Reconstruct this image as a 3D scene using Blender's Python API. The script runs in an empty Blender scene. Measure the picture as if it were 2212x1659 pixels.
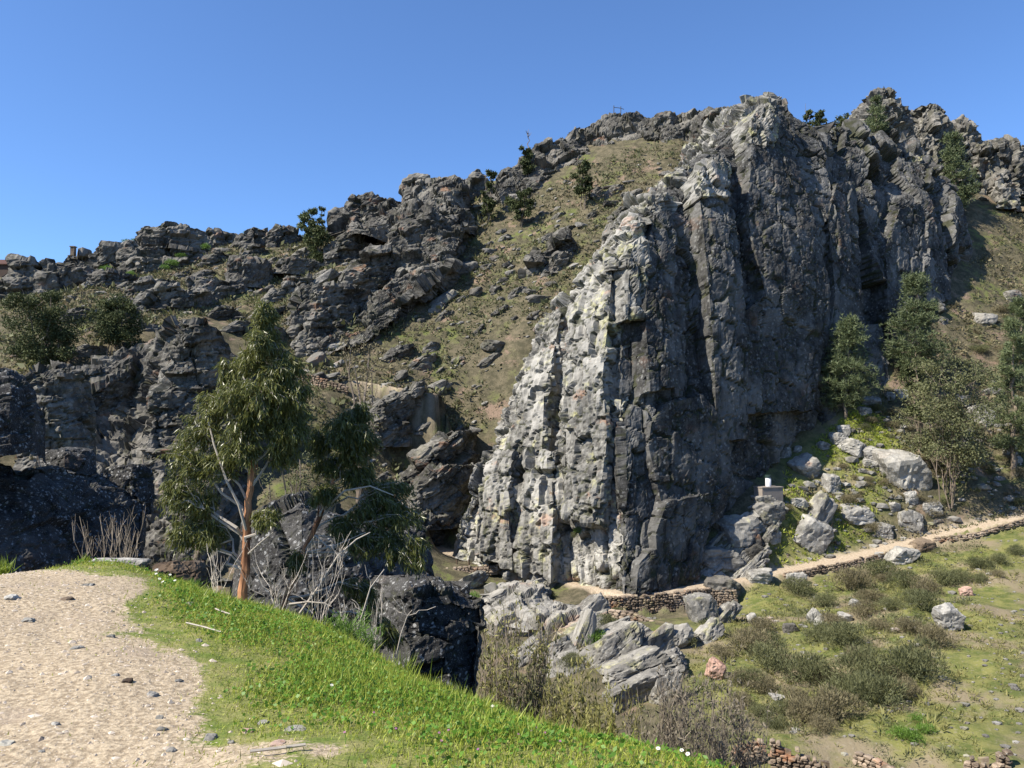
import bpy, math, random
import numpy as np
from math import radians, sin, cos, pi
SC = bpy.context.scene
COL = SC.collection
RNG = np.random.default_rng(7)
random.seed(7)

# ------------------------------------------------------------------ camera, sky, sun, exposure
FOC, CX, CY, HOR = 1665.0, 1106.0, 829.5, 900.0        # survey units of a 2212 x 1659 plate
PITCH = math.atan((HOR - CY) / FOC)
cam_d = bpy.data.cameras.new('camera'); cam = bpy.data.objects.new('camera', cam_d); COL.objects.link(cam)
cam_d.sensor_width = 36.0; cam_d.lens = 36.0 * FOC / 2212.0
cam_d.clip_start = 0.1; cam_d.clip_end = 6000
cam.location = (0, 0, 0); cam.rotation_euler = (pi / 2 + PITCH, 0, 0)
SC.camera = cam
SUNV = np.array([-0.61, -0.305, 0.73]); SUNV /= np.linalg.norm(SUNV)
SUN_EL = math.asin(SUNV[2]); SUN_AZ = math.atan2(SUNV[0], SUNV[1])     # azimuth clockwise from +Y
world = bpy.data.worlds.new('World'); SC.world = world; world.use_nodes = True
wn = world.node_tree; wn.nodes.clear()
wo = wn.nodes.new('ShaderNodeOutputWorld'); wb = wn.nodes.new('ShaderNodeBackground'); ws = wn.nodes.new('ShaderNodeTexSky')
ws.sky_type = 'NISHITA'; ws.sun_disc = False
ws.sun_elevation = SUN_EL; ws.sun_rotation = SUN_AZ
ws.altitude = 1500; ws.air_density = 1.0; ws.dust_density = 1.0; ws.ozone_density = 10.0
wb.inputs['Strength'].default_value = 0.118
wn.links.new(ws.outputs[0], wb.inputs[0]); wn.links.new(wb.outputs[0], wo.inputs[0])
sun_d = bpy.data.lights.new('sun', 'SUN'); sun_d.energy = 5.0; sun_d.angle = radians(0.55); sun_d.color = (1.0, 0.93, 0.82)
sun = bpy.data.objects.new('sun', sun_d); COL.objects.link(sun)
from mathutils import Vector
sun.rotation_euler = Vector(SUNV).to_track_quat('Z', 'Y').to_euler(); sun.location = (-40, 0, 60)
SC.view_settings.view_transform = 'Standard'; SC.view_settings.look = 'None'
SC.view_settings.exposure = 0.95; SC.view_settings.gamma = 1.0
SC.cycles.max_bounces = 5; SC.cycles.diffuse_bounces = 3; SC.cycles.transparent_max_bounces = 4
SC.cycles.use_denoising = True

# ------------------------------------------------------------------ numeric helpers
def P(x, y, D):
    """point seen at plate position (x, y) standing D metres in front of the camera"""
    dx = (x - CX) / FOC; up = -(y - CY) / FOC
    f = cos(PITCH) - up * sin(PITCH); z = sin(PITCH) + up * cos(PITCH)
    return np.array([dx / f * D, D, z / f * D])
def U(h): return h.astype(np.uint32)
def h3(i, j, k, s):
    with np.errstate(over='ignore'):
        n = U(i) * np.uint32(374761393) + U(j) * np.uint32(668265263) + U(k) * np.uint32(2246822519) + np.uint32((s * 3266489917) & 0xffffffff)
        n ^= n >> np.uint32(13); n *= np.uint32(1274126177); n ^= n >> np.uint32(16)
        n *= np.uint32(2654435761); n ^= n >> np.uint32(15)
    return n
def hr(n, s):
    with np.errstate(over='ignore'):
        m = n * np.uint32(747796405) + np.uint32((s * 2891336453 + 97) & 0xffffffff)
        m ^= m >> np.uint32(16); m *= np.uint32(2246822519); m ^= m >> np.uint32(13)
    return m.astype(np.float64) / 4294967295.0
def vnoise(Q, seed):
    B = np.floor(Q).astype(np.int64); f = Q - B; f = f * f * (3 - 2 * f)
    r = np.zeros(len(Q))
    for a in (0, 1):
        for b in (0, 1):
            for c in (0, 1):
                w = (f[:, 0] if a else 1 - f[:, 0]) * (f[:, 1] if b else 1 - f[:, 1]) * (f[:, 2] if c else 1 - f[:, 2])
                r += w * hr(h3(B[:, 0] + a, B[:, 1] + b, B[:, 2] + c, seed), 1)
    return r * 2 - 1
def fbm(Q, seed, octv=4, gain=0.5):
    r = np.zeros(len(Q)); a = 1.0
    for o in range(octv):
        r += a * vnoise(Q * 2.03 ** o + 17.3 * o, seed + o); a *= gain
    return r
def cells(Q, seed, jit=0.85, cheb=True):
    """blocky cell partition of space: cell id, offset from cell centre, gap to the next cell"""
    B = np.floor(Q - 0.5).astype(np.int64); N = len(Q)
    F1 = np.full(N, 9e9); F2 = np.full(N, 9e9); ID = np.zeros(N, np.uint32); OF = np.zeros((N, 3))
    for a in (0, 1):
        for b in (0, 1):
            for c in (0, 1):
                I = B + np.array([a, b, c]); n = h3(I[:, 0], I[:, 1], I[:, 2], seed)
                c0 = I + 0.5 + jit * (np.stack([hr(n, 11), hr(n, 12), hr(n, 13)], 1) - 0.5)
                d = Q - c0
                ds = np.abs(d).max(1) if cheb else np.sqrt((d * d).sum(1))
                m = ds < F1
                F2 = np.where(m, F1, np.minimum(F2, ds)); F1 = np.where(m, ds, F1)
                ID = np.where(m, n, ID); OF = np.where(m[:, None], d, OF)
    return ID, OF, F2 - F1
def sstep(a, b, x):
    t = np.clip((x - a) / (b - a), 0, 1); return t * t * (3 - 2 * t)
def frame(dip=0.0, tilt=0.0, turn=0.0):
    """rows: strike, normal, up axes of the rock's joints (degrees)"""
    a, b, c = radians(dip), radians(tilt), radians(turn)
    Ry = np.array([[cos(a), 0, sin(a)], [0, 1, 0], [-sin(a), 0, cos(a)]])
    Rx = np.array([[1, 0, 0], [0, cos(b), -sin(b)], [0, sin(b), cos(b)]])
    Rz = np.array([[cos(c), -sin(c), 0], [sin(c), cos(c), 0], [0, 0, 1]])
    return (Rz @ Ry @ Rx).T
def blur(a, shp, k=1):
    a = a.reshape(shp)
    for _ in range(k):
        b = np.pad(a, ((1, 1), (0, 0)), 'edge'); a = (b[:-2] + 2 * b[1:-1] + b[2:]) / 4
        b = np.pad(a, ((0, 0), (1, 1)), 'edge'); a = (b[:, :-2] + 2 * b[:, 1:-1] + b[:, 2:]) / 4
    return a.ravel()
def rock_disp(p, n, layers, fr, seed, fine=0.08, fscale=1.2, shp=None, soft=False, fade=None):
    """displace points along n: rigid blocks with tilted faces, open joints, weathered grain"""
    Q = p @ fr.T
    wob = np.stack([vnoise(p * 0.35, seed + 71), vnoise(p * 0.35, seed + 72), vnoise(p * 0.35, seed + 73)], 1)
    h = np.zeros(len(p)); crack = np.zeros(len(p)); tone = np.zeros(len(p)); lat = np.zeros_like(p)
    for li, (sc, amp, tilt, cd, cw) in enumerate(layers):
        sc = np.array(sc, float)
        q = (Q + wob * 0.05 * sc.mean()) / sc
        ID, OF, gap = cells(q, seed + 31 * li, 0.62)
        h += (hr(ID, 1) - 0.5) * 2 * amp
        g = np.stack([hr(ID, 2) - .5, hr(ID, 3) - .5, hr(ID, 4) - .5], 1) * 2
        h += (OF * g).sum(1) * tilt * amp
        e = 1 - sstep(0.0, cw, gap)
        deep = hr(ID, 7) * 0.8 + 0.2
        h -= cd * e * deep
        crack = np.maximum(crack, e * deep * (1.0 if li == 0 else 0.75))
        tone += hr(ID, 5) * (0.6 if li == 0 else 0.4)
    if shp is not None and soft: h = blur(h, shp)
    if fade is not None: h = h * fade
    h += fine * fbm(p * fscale, seed + 5, 4, 0.55)
    return p + n * h[:, None], crack, tone

# ------------------------------------------------------------------ mesh helpers
def mk(name, V, F, mat, parent=None, smooth=False, attrs=None, loc=None, mats=None, midx=None):
    """ONE mesh object from arrays; F is one array of faces or a list of arrays"""
    V = np.asarray(V, np.float32).reshape(-1, 3)
    if loc is not None: V = V - np.asarray(loc, np.float32)
    Fs = [np.asarray(f, np.int32) for f in (F if isinstance(F, list) else [F]) if len(f)]
    me = bpy.data.meshes.new(name)
    me.vertices.add(len(V)); me.vertices.foreach_set('co', V.ravel())
    nl = sum(f.size for f in Fs); npoly = sum(len(f) for f in Fs)
    me.loops.add(nl); me.loops.foreach_set('vertex_index', np.concatenate([f.ravel() for f in Fs]))
    st = []; o = 0
    for f in Fs:
        st.append(o + np.arange(len(f)) * f.shape[1]); o += f.size
    me.polygons.add(npoly); me.polygons.foreach_set('loop_start', np.concatenate(st).astype(np.int32))
    me.polygons.foreach_set('use_smooth', np.full(npoly, smooth, bool))
    for k, a in (attrs or {}).items():
        at = me.attributes.new(k, 'FLOAT', 'POINT'); at.data.foreach_set('value', np.asarray(a, np.float32))
    for m in (mats or [mat]): me.materials.append(m)
    if midx is not None: me.polygons.foreach_set('material_index', np.asarray(midx, np.int32))
    me.update(calc_edges=True)
    ob = bpy.data.objects.new(name, me); COL.objects.link(ob)
    if parent is not None:
        ob.parent = parent
        if loc is None: ob.location = -np.array(parent.location)
    if loc is not None: ob.location = np.asarray(loc) - (np.array(parent.location) if parent is not None else 0)
    return ob
def tag(o, label, cat, group=None):
    o['label'] = label; o['category'] = cat
    if group: o['group'] = group
    return o
def thing(name, label, cat, loc, group=None):
    o = bpy.data.objects.new(name, None); COL.objects.link(o); o.location = loc; o.empty_display_size = 0.3
    return tag(o, label, cat, group)
def clone(o, loc, rotz, scale, label=None, group=None, rot=None):
    c = o.copy(); COL.objects.link(c); c.location = loc; c.rotation_euler = rot or (0, 0, rotz)
    c.scale = scale if hasattr(scale, '__len__') else (scale,) * 3
    if label: c['label'] = label
    if group: c['group'] = group
    for ch in o.children:
        d = ch.copy(); COL.objects.link(d); d.parent = c
        for g in ch.children:
            e = g.copy(); COL.objects.link(e); e.parent = d
    return c
def tube(pts, rad, sides=6, base=0):
    pts = np.asarray(pts, float); n = len(pts); rad = np.broadcast_to(np.asarray(rad, float), (n,))
    T = np.gradient(pts, axis=0); T /= np.linalg.norm(T, axis=1)[:, None] + 1e-9
    up = np.array([0, 0, 1.0]) if abs(T[0][2]) < 0.9 else np.array([1.0, 0, 0])
    A = np.cross(T, up); A /= np.linalg.norm(A, axis=1)[:, None] + 1e-9; B = np.cross(T, A)
    ang = np.arange(sides) * 2 * pi / sides
    V = (pts[:, None] + rad[:, None, None] * (np.cos(ang)[None, :, None] * A[:, None] + np.sin(ang)[None, :, None] * B[:, None])).reshape(-1, 3)
    i = np.arange(n - 1)[:, None] * sides; j = np.arange(sides)[None, :]; k = (j + 1) % sides
    F = np.stack([i + j, i + k, i + sides + k, i + sides + j], -1).reshape(-1, 4) + base
    return V, F
class Bag:
    def __init__(s): s.V = []; s.F = {}; s.n = 0; s.A = []
    def add(s, V, F, a=None):
        V = np.asarray(V, float).reshape(-1, 3); F = np.asarray(F)
        s.F.setdefault(F.shape[1], []).append(F + s.n); s.V.append(V); s.n += len(V)
        s.A.append(np.full(len(V), 0.0) if a is None else np.broadcast_to(a, (len(V),)))
    def tube(s, pts, rad, sides=6, a=None): V, F = tube(pts, rad, sides); s.add(V, F, a)
    def get(s): return np.concatenate(s.V), [np.concatenate(f) for f in s.F.values()], np.concatenate(s.A)
    def mk(s, name, mat, parent=None, smooth=False, loc=None):
        V, F, A = s.get(); return mk(name, V, F, mat, parent, smooth, {'tone': A}, loc)

_used = {}
def where(base, x, y, marks):
    """label telling a look-alike by the named thing nearest to it in view"""
    c = sorted(marks, key=lambda m: abs(m[0] - x) + abs(m[1] - y))
    for far in ('just', 'farther', 'well'):
        for m in c[:4]:
            dx, dy = x - m[0], y - m[1]; d = ('right of' if dx > 0 else 'left of') if abs(dx) > abs(dy) else ('below' if dy > 0 else 'above')
            t_ = f'{base} {far} {d} the {m[2]}'
            if t_ not in _used: _used[t_] = 1; return t_
    return f'{base} near the {c[0][2]}'
# ------------------------------------------------------------------ node helper
class NT:
    def __init__(s, name):
        s.m = bpy.data.materials.new(name); s.m.use_nodes = True; s.t = s.m.node_tree; s.t.nodes.clear()
        s.out = s.t.nodes.new('ShaderNodeOutputMaterial')
        s.pos = s.t.nodes.new('ShaderNodeNewGeometry').outputs['Position']
    def L(s, a, sock):
        if hasattr(a, 'is_linked'): s.t.links.new(a, sock)
        else: sock.default_value = a
    def vec(s, scale):
        n = s.t.nodes.new('ShaderNodeVectorMath'); n.operation = 'MULTIPLY'
        s.t.links.new(s.pos, n.inputs[0]); n.inputs[1].default_value = scale; return n.outputs[0]
    def noise(s, scale, detail=4, rough=0.55, vec=None, dist=0.0):
        n = s.t.nodes.new('ShaderNodeTexNoise'); s.t.links.new(vec or s.pos, n.inputs['Vector'])
        n.inputs['Scale'].default_value = scale; n.inputs['Detail'].default_value = detail
        n.inputs['Roughness'].default_value = rough; n.inputs['Distortion'].default_value = dist
        return n.outputs['Fac']
    def vor(s, scale, vec=None, out='Distance', feature='F1', rnd=1.0):
        n = s.t.nodes.new('ShaderNodeTexVoronoi'); n.feature = feature; s.t.links.new(vec or s.pos, n.inputs['Vector'])
        n.inputs['Scale'].default_value = scale; n.inputs['Randomness'].default_value = rnd; return n.outputs[out]
    def math(s, op, a, b=0.0, clamp=False):
        n = s.t.nodes.new('ShaderNodeMath'); n.operation = op; n.use_clamp = clamp
        s.L(a, n.inputs[0]); s.L(b, n.inputs[1]); return n.outputs[0]
    def step(s, a, lo, hi):
        n = s.t.nodes.new('ShaderNodeMapRange'); n.interpolation_type = 'SMOOTHSTEP'; s.L(a, n.inputs[0])
        n.inputs[1].default_value = lo; n.inputs[2].default_value = hi; return n.outputs[0]
    def mix(s, f, a, b):
        n = s.t.nodes.new('ShaderNodeMix'); n.data_type = 'RGBA'
        c4 = lambda c: c if hasattr(c, 'is_linked') else (c[0], c[1], c[2], 1)
        s.L(f, n.inputs[0]); s.L(c4(a), n.inputs[6]); s.L(c4(b), n.inputs[7]); return n.outputs[2]
    def mul(s, a, b):
        n = s.t.nodes.new('ShaderNodeMix'); n.data_type = 'RGBA'; n.blend_type = 'MULTIPLY'; n.inputs[0].default_value = 1
        c4 = lambda c: c if hasattr(c, 'is_linked') else (c[0], c[1], c[2], 1)
        s.L(c4(a), n.inputs[6]); s.L(c4(b), n.inputs[7]); return n.outputs[2]
    def grey(s, v):
        n = s.t.nodes.new('ShaderNodeCombineColor')
        for k in range(3): s.L(v, n.inputs[k])
        return n.outputs[0]
    def attr(s, name):
        n = s.t.nodes.new('ShaderNodeAttribute'); n.attribute_name = name; return n.outputs['Fac']
    def rand(s): return s.t.nodes.new('ShaderNodeObjectInfo').outputs['Random']
    def bump(s, h, strength=0.5, dist=0.1):
        n = s.t.nodes.new('ShaderNodeBump'); n.inputs['Strength'].default_value = strength; n.inputs['Distance'].default_value = dist
        s.L(h, n.inputs['Height']); return n.outputs[0]
    def done(s, col, rough=0.9, normal=None, spec=0.3, trans=0.0):
        b = s.t.nodes.new('ShaderNodeBsdfPrincipled'); s.L(col if hasattr(col, 'is_linked') else (*col, 1), b.inputs['Base Color'])
        s.L(rough, b.inputs['Roughness']); b.inputs['Specular IOR Level'].default_value = spec
        if normal is not None: s.t.links.new(normal, b.inputs['Normal'])
        sh = b.outputs[0]
        if trans:
            t = s.t.nodes.new('ShaderNodeBsdfTranslucent'); s.L(col if hasattr(col, 'is_linked') else (*col, 1), t.inputs[0])
            x = s.t.nodes.new('ShaderNodeMixShader'); x.inputs[0].default_value = trans
            s.t.links.new(sh, x.inputs[1]); s.t.links.new(t.outputs[0], x.inputs[2]); sh = x.outputs[0]
        s.t.links.new(sh, s.out.inputs[0]); return s.m

def rock_mat(name, dark, mid, light, lichen=0.3, lich_col=(0.5, 0.5, 0.46), lsc=2.2, yellow=0.0, moss=0.5, rust=0.0, streak=0.5, gs=1.0, bmp=0.5):
    t = NT(name)
    n1 = t.noise(0.16 * gs, 4, 0.6); n2 = t.noise(1.3 * gs, 5, 0.65); n3 = t.noise(9 * gs, 2, 0.6)
    st = t.noise(0.9 * gs, 3, 0.6, t.vec((1, 1, 0.13)))
    c = t.mix(t.step(n2, 0.34, 0.68), dark, mid)
    c = t.mix(t.math('MULTIPLY', t.step(n1, 0.42, 0.62), 0.75), c, light)
    c = t.mix(t.math('MULTIPLY', t.step(st, 0.55, 0.68), streak), c, dark)
    tn = t.math('ADD', 0.72, t.math('MULTIPLY', t.attr('tone'), 0.56)); c = t.mul(c, t.grey(tn))
    if rust:
        c = t.mix(t.math('MULTIPLY', t.step(t.noise(0.22 * gs, 5, 0.6, t.vec((1, 1, 1.6))), 0.60, 0.68), rust), c, (0.36, 0.16, 0.075))
    if lichen:
        v = t.math('ADD', t.vor(lsc), t.math('MULTIPLY', t.math('SUBTRACT', t.noise(lsc * 2.7, 2, 0.7), 0.5), 0.9))
        f = t.math('MULTIPLY', t.step(v, 0.32, 0.22), t.step(t.noise(lsc * 0.23, 2), 0.40, 0.56))
        f2 = t.step(t.noise(lsc * 4.2, 2, 0.6), 0.60, 0.68)
        c = t.mix(t.math('MULTIPLY', t.math('MAXIMUM', f, t.math('MULTIPLY', f2, 0.6)), lichen), c, lich_col)
    if yellow:
        y = t.math('MULTIPLY', t.step(t.noise(0.33 * gs, 5, 0.62), 0.54, 0.64), t.step(n2, 0.40, 0.6))
        c = t.mix(t.math('MULTIPLY', y, yellow), c, (0.46, 0.44, 0.13))
    if moss:
        cr = t.math('MULTIPLY', t.step(t.attr('crack'), 0.22, 0.6), t.step(t.noise(0.7 * gs, 4), 0.30, 0.5))
        c = t.mix(t.math('MULTIPLY', cr, moss), c, (0.04, 0.043, 0.02))
    hgt = t.math('ADD', t.math('MULTIPLY', n3, 0.35), n2)
    return t.done(c, 0.95, t.bump(hgt, bmp, 0.16 / gs), 0.15)
M = {}
M['cliff_lit'] = rock_mat('sunlit_quartzite', (0.078, 0.074, 0.065), (0.195, 0.187, 0.165), (0.285, 0.273, 0.243), 0.4, (0.37, 0.36, 0.315), 1.6, 0.38, 0.8, 0.4, 0.45)  # lit copy of the cliff rock, base colour raised for sunlit faces
M['cliff_shade'] = rock_mat('shaded_lichen_quartzite', (0.021, 0.0205, 0.019), (0.060, 0.0585, 0.055), (0.115, 0.112, 0.104), 0.4, (0.30, 0.30, 0.28), 1.7, 0.0, 0.8, 0.1, 0.8)  # shaded copy: base colour lowered to deepen the shade, plus black lichen streaks
M['summit'] = rock_mat('summit_quartzite', (0.055, 0.052, 0.045), (0.135, 0.127, 0.11), (0.215, 0.20, 0.172), 0.4, (0.36, 0.35, 0.31), 1.3, 0.1, 0.5, 0.2, 0.3)
M['crag'] = rock_mat('hillside_quartzite', (0.031, 0.029, 0.025), (0.086, 0.081, 0.071), (0.165, 0.154, 0.133), 0.45, (0.28, 0.275, 0.24), 1.3, 0.05, 0.6, 0.3, 0.35)
M['slab'] = rock_mat('pale_slab_rock', (0.085, 0.081, 0.072), (0.185, 0.176, 0.156), (0.27, 0.256, 0.226), 0.45, (0.37, 0.36, 0.32), 2.0, 0.3, 0.5, 0.25, 0.2)
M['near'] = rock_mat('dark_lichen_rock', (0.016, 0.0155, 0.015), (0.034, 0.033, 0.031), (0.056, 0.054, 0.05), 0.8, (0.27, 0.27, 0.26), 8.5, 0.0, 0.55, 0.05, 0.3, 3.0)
M['pink'] = rock_mat('pink_quartzite', (0.25, 0.15, 0.11), (0.38, 0.25, 0.19), (0.44, 0.31, 0.25), 0.2, (0.45, 0.45, 0.4), 3.0, 0.1, 0.2, 0.5, 0.1)
M['rusty'] = rock_mat('rusty_dark_rock', (0.04, 0.028, 0.02), (0.11, 0.08, 0.055), (0.18, 0.14, 0.10), 0.1, (0.4, 0.4, 0.36), 3.0, 0.0, 0.3, 0.3, 0.1)
M['boulder'] = rock_mat('pale_boulder', (0.125, 0.119, 0.105), (0.26, 0.249, 0.222), (0.35, 0.336, 0.30), 0.5, (0.48, 0.465, 0.42), 2.6, 0.04, 0.3, 0.05, 0.15, 1.4, 0.9)
def plain(name, col, rough=0.8, var=0.25, scale=3.0, bump=0.0, trans=0.0, spec=0.3, obj=False):
    t = NT(name); n = t.noise(scale, 4)
    k = t.math('ADD', 1 - var, t.math('MULTIPLY', n, 2 * var))
    k = t.math('MULTIPLY', k, t.math('ADD', 0.75, t.math('MULTIPLY', t.attr('tone'), 0.5)))
    if obj: k = t.math('MULTIPLY', k, t.math('ADD', 0.75, t.math('MULTIPLY', t.rand(), 0.5)))
    c = t.mul(t.grey(k), col)
    return t.done(c, rough, t.bump(n, bump, 0.05) if bump else None, spec, trans)
# ------------------------------------------------------------------ ground
CTRL = [(0,1659,3.6),(350,1659,3.55),(700,1659,3.5),(1106,1659,3.65),(1480,1659,3.9),(0,1450,5.0),(400,1450,5.2),(800,1490,5.5),(1000,1515,6.1),(1250,1612,4.95),
 (0,1240,8.2),(150,1222,8.8),(300,1225,9.0),(430,1290,9.2),(560,1332,9.8),(700,1372,9.3),(850,1450,8.1),(525,1314,12),
 (1620,1640,46),(2212,1659,42),(2000,1500,55),(2212,1400,62),(1600,1450,62),(1400,1350,76),(1300,1450,66),(1200,1400,72),(1100,1330,85),
 (1500,1318,83),(1340,1322,84.6),(1430,1314,85),(1530,1307,86.5),(1300,1330,83.5),(1340,1282,86),(1530,1265,90),(1070,1225,103),(960,1190,110),(1200,1247,97),(1700,1232,94),(1900,1188,97),(2212,1112,100),
 (1900,1240,90),(2212,1180,92),(2050,1300,76),(1750,1130,98),(1650,1080,98),(1900,1000,106),(2050,1080,100),(2100,900,118),(1850,890,113),(2000,790,124),
 (2150,700,135),(2212,620,145),(2100,570,147),(2212,450,165),(2212,350,178),
 (950,1100,112),(870,1000,120),(1000,880,128),(1120,770,132),(1190,680,140),(1270,580,148),(1380,450,160),(1500,360,170),(1300,400,168),(1150,470,170),
 (1000,600,155),(850,700,142),(750,800,130),(850,850,125),(700,880,118),(640,780,132),(560,800,125),(700,640,152),(560,600,165),(500,660,152),(420,690,140),
 (620,530,180),(500,540,180),(350,570,175),(300,610,165),(200,650,150),(140,600,172),(60,595,180),(0,605,185),(250,750,125),(100,790,118),(0,800,118),
 (300,790,116),(20,850,108),(650,950,110),(600,1050,100),(750,1050,106),(900,1150,104),
 (1100,400,182),(1250,310,190),(1400,280,190),(1550,265,185),(950,450,185),(780,500,185),(1750,300,165),(1850,310,166)]
WORLD = [(-8,12,-3.6),(-3.2,12.6,-3.4),(-3,17,-6.5),(0,13,-7.2),(0.6,7,-3.35),(-0.6,9,-3.7),(1.4,6,-3.15),(-1.7,10.6,-3.9),(0,20,-12),(3,9,-5.6),(4,5,-3.2),(8,8,-7),(6,15,-12),(12,20,-16),(-8,20,-8.5),(-15,20,-7),
 (-10,35,-16),(0,35,-22),(10,40,-23),(20,40,-21.5),(0,60,-25),(-20,60,-19),(-40,60,-14),(-64,84,-12),(-58,86,-17),(-48,90,-19),(-40,92,-19),(-34,92,-19),(-28,93,-19),(-62,116,4),(-25,75,-20),(-60,70,-10),(-90,120,12),(30,30,-20),(50,40,-17),(90,60,-12),(110,100,0),(140,150,30),
 (-30,30,-9),(-25,10,-2),(-10,0,-1.4),(0,-3,-1.5),(5,-5,-2.2),(12,0,-5),(-10,-20,0),(15,-20,-4),(60,-20,-12),(-60,0,2),(-60,-60,4),(60,-80,-4),
 (-150,260,22),(-60,265,38),(40,265,52),(110,265,48),(200,240,30),(-250,200,12),(250,150,20),(0,420,10),(-250,420,-10),(250,420,-10),(0,800,-40),(-600,600,-40),(600,600,-40),(-900,0,-30),(900,0,-30),(0,-900,-30),(0,2500,-60),(-2500,1500,-60),(2500,1500,-60)]
CP = np.array([P(*c) for c in CTRL] + [np.array(w, float) for w in WORLD])
def _phi(A, B): return np.sqrt(((A[:, None, :2] - B[None, :, :2]) ** 2).sum(2) + 0.3)
_K = _phi(CP, CP); _n = len(CP)
_Pm = np.concatenate([np.ones((_n, 1)), CP[:, :2] / 100], 1)
_sol = np.linalg.solve(np.block([[_K, _Pm], [_Pm.T, np.zeros((3, 3))]]), np.concatenate([CP[:, 2], np.zeros(3)]))
PATH = [P(900,1172,116), P(960,1190,110), P(1070,1226,103), P(1200,1248,97), P(1340,1282,87.5), P(1430,1274,88.5), P(1530,1263,90), P(1620,1250,92), P(1700,1232,94), P(1800,1212,95.5), P(1900,1188,97), P(2050,1152,98.5), P(2212,1112,100), P(2500,1040,104)]
PATH = np.array(PATH)
UPATH = np.array([P(600,800,128), P(660,806,127), P(740,818,126), P(830,832,124), P(930,850,122)])
def polyd(xy, line):
    best = np.full(len(xy), 1e9); zz = np.zeros(len(xy)); side = np.zeros(len(xy))
    for a, b in zip(line[:-1], line[1:]):
        d = b[:2] - a[:2]; t = np.clip(((xy - a[:2]) @ d) / (d @ d), 0, 1)
        q = a[:2] + t[:, None] * d; r = np.linalg.norm(xy - q, axis=1)
        m = r < best; best = np.where(m, r, best); zz = np.where(m, a[2] + t * (b[2] - a[2]), zz)
    return best, zz
def H(xy):
    xy = np.asarray(xy, float).reshape(-1, 2); out = np.zeros(len(xy))
    for s in range(0, len(xy), 20000):
        q = xy[s:s + 20000]; q3 = np.concatenate([q, np.zeros((len(q), 1))], 1)
        out[s:s + 20000] = _phi(q3, CP) @ _sol[:_n] + _sol[_n] + (q / 100) @ _sol[_n + 1:]
    d = np.linalg.norm(xy, axis=1); q3 = np.concatenate([xy, np.zeros((len(xy), 1))], 1)
    far = sstep(18, 60, d)
    calm = 0.15 + 0.85 * sstep(3, 22, polyd(xy, PATH)[0])
    out += far * calm * (fbm(q3 * 0.06, 3, 3) * 1.1 + fbm(q3 * 0.42, 9, 3) * 0.30)
    # beds cropping out as low ribs that run up the slope
    rib = vnoise(np.stack([xy[:, 0] * 0.30 - xy[:, 1] * 0.16, xy[:, 0] * 0.03 + xy[:, 1] * 0.05, xy[:, 0] * 0], 1), 44)
    out += far * sstep(90, 110, d) * sstep(0.15, 0.5, rib) * 0.55
    out += (1 - far) * (fbm(q3 * 1.1, 5, 4) * 0.035 + fbm(q3 * 9, 6, 2) * 0.006)
    for ln, w in ((PATH, 1.25), (UPATH, 1.2)):
        r, z = polyd(xy, ln); py_ = np.interp(xy[:, 0], ln[:, 0], ln[:, 1]); k = np.where(xy[:, 1] < py_, 1 - sstep(w, w + 0.7, r), 1 - sstep(w, w + 3.2, r)); out = out * (1 - k) + z * k
        if ln is PATH:      # drop below the retaining wall
            off = py_ - xy[:, 1]; k = sstep(1.5, 1.9, off) * (1 - sstep(4, 10, off)) * sstep(PATH[4][0] - 4, PATH[4][0] - 1, xy[:, 0]) * (1 - sstep(PATH[6][0] + 2, PATH[6][0] + 6, xy[:, 0]))
            out = out * (1 - k) + (np.interp(xy[:, 0], ln[:, 0], ln[:, 2]) - 2.1) * k
            k = sstep(1.4, 2.0, off) * (1 - sstep(8, 14, off)) * sstep(PATH[7][0], PATH[8][0], xy[:, 0]) * (xy[:, 0] < PATH[-1][0])
            out = out * (1 - k) + np.minimum(out, np.interp(xy[:, 0], ln[:, 0], ln[:, 2]) - 0.7 - 0.1 * off) * k
    return out
def G(x, y, dmin=2.0, dmax=200.0):
    """where the view line of plate position (x, y) meets the ground"""
    Ds = np.geomspace(dmin, dmax, 700); p1 = P(x, y, 1.0); pts = Ds[:, None] * p1[None]
    dz = pts[:, 2] - H(pts[:, :2]); i = np.where(dz < 0)[0]
    if not len(i): return pts[-1]
    i = max(i[0], 1); t = dz[i - 1] / (dz[i - 1] - dz[i]); D = Ds[i - 1] + t * (Ds[i] - Ds[i - 1]); return p1 * D
# gravel area of the near track, in ground coordinates
GRAV = np.array([G(*q)[:2] for q in [(0,1236),(120,1228),(215,1232),(270,1262),(285,1300),(300,1345),(330,1395),(375,1430),(400,1480),(420,1530),(470,1590),(510,1640),(525,1659)]] + [np.array([-1.2, 2.0]), np.array([-14, 2.0]), np.array([-14, 8.5])])
def inside(xy, poly):
    r = np.zeros(len(xy), bool); x, y = xy[:, 0], xy[:, 1]; n = len(poly)
    for i in range(n):
        x1, y1 = poly[i]; x2, y2 = poly[(i + 1) % n]
        c = ((y1 > y) != (y2 > y)) & (x < (x2 - x1) * (y - y1) / (y2 - y1 + 1e-12) + x1); r ^= c
    return r
def sdist(xy, poly):
    best = np.full(len(xy), 1e9); n = len(poly)
    for i in range(n):
        a, b = poly[i], poly[(i + 1) % n]; d = b - a
        t = np.clip(((xy - a) @ d) / (d @ d + 1e-12), 0, 1); best = np.minimum(best, np.linalg.norm(xy - a - t[:, None] * d, axis=1))
    return np.where(inside(xy, poly), best, -best)
th = np.concatenate([np.linspace(-180, -52, 24)[:-1], np.linspace(-52, -37, 26)[:-1], np.linspace(-37, 37, 360), np.linspace(37, 52, 26)[1:], np.linspace(52, 180, 24)[1:]])
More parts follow.
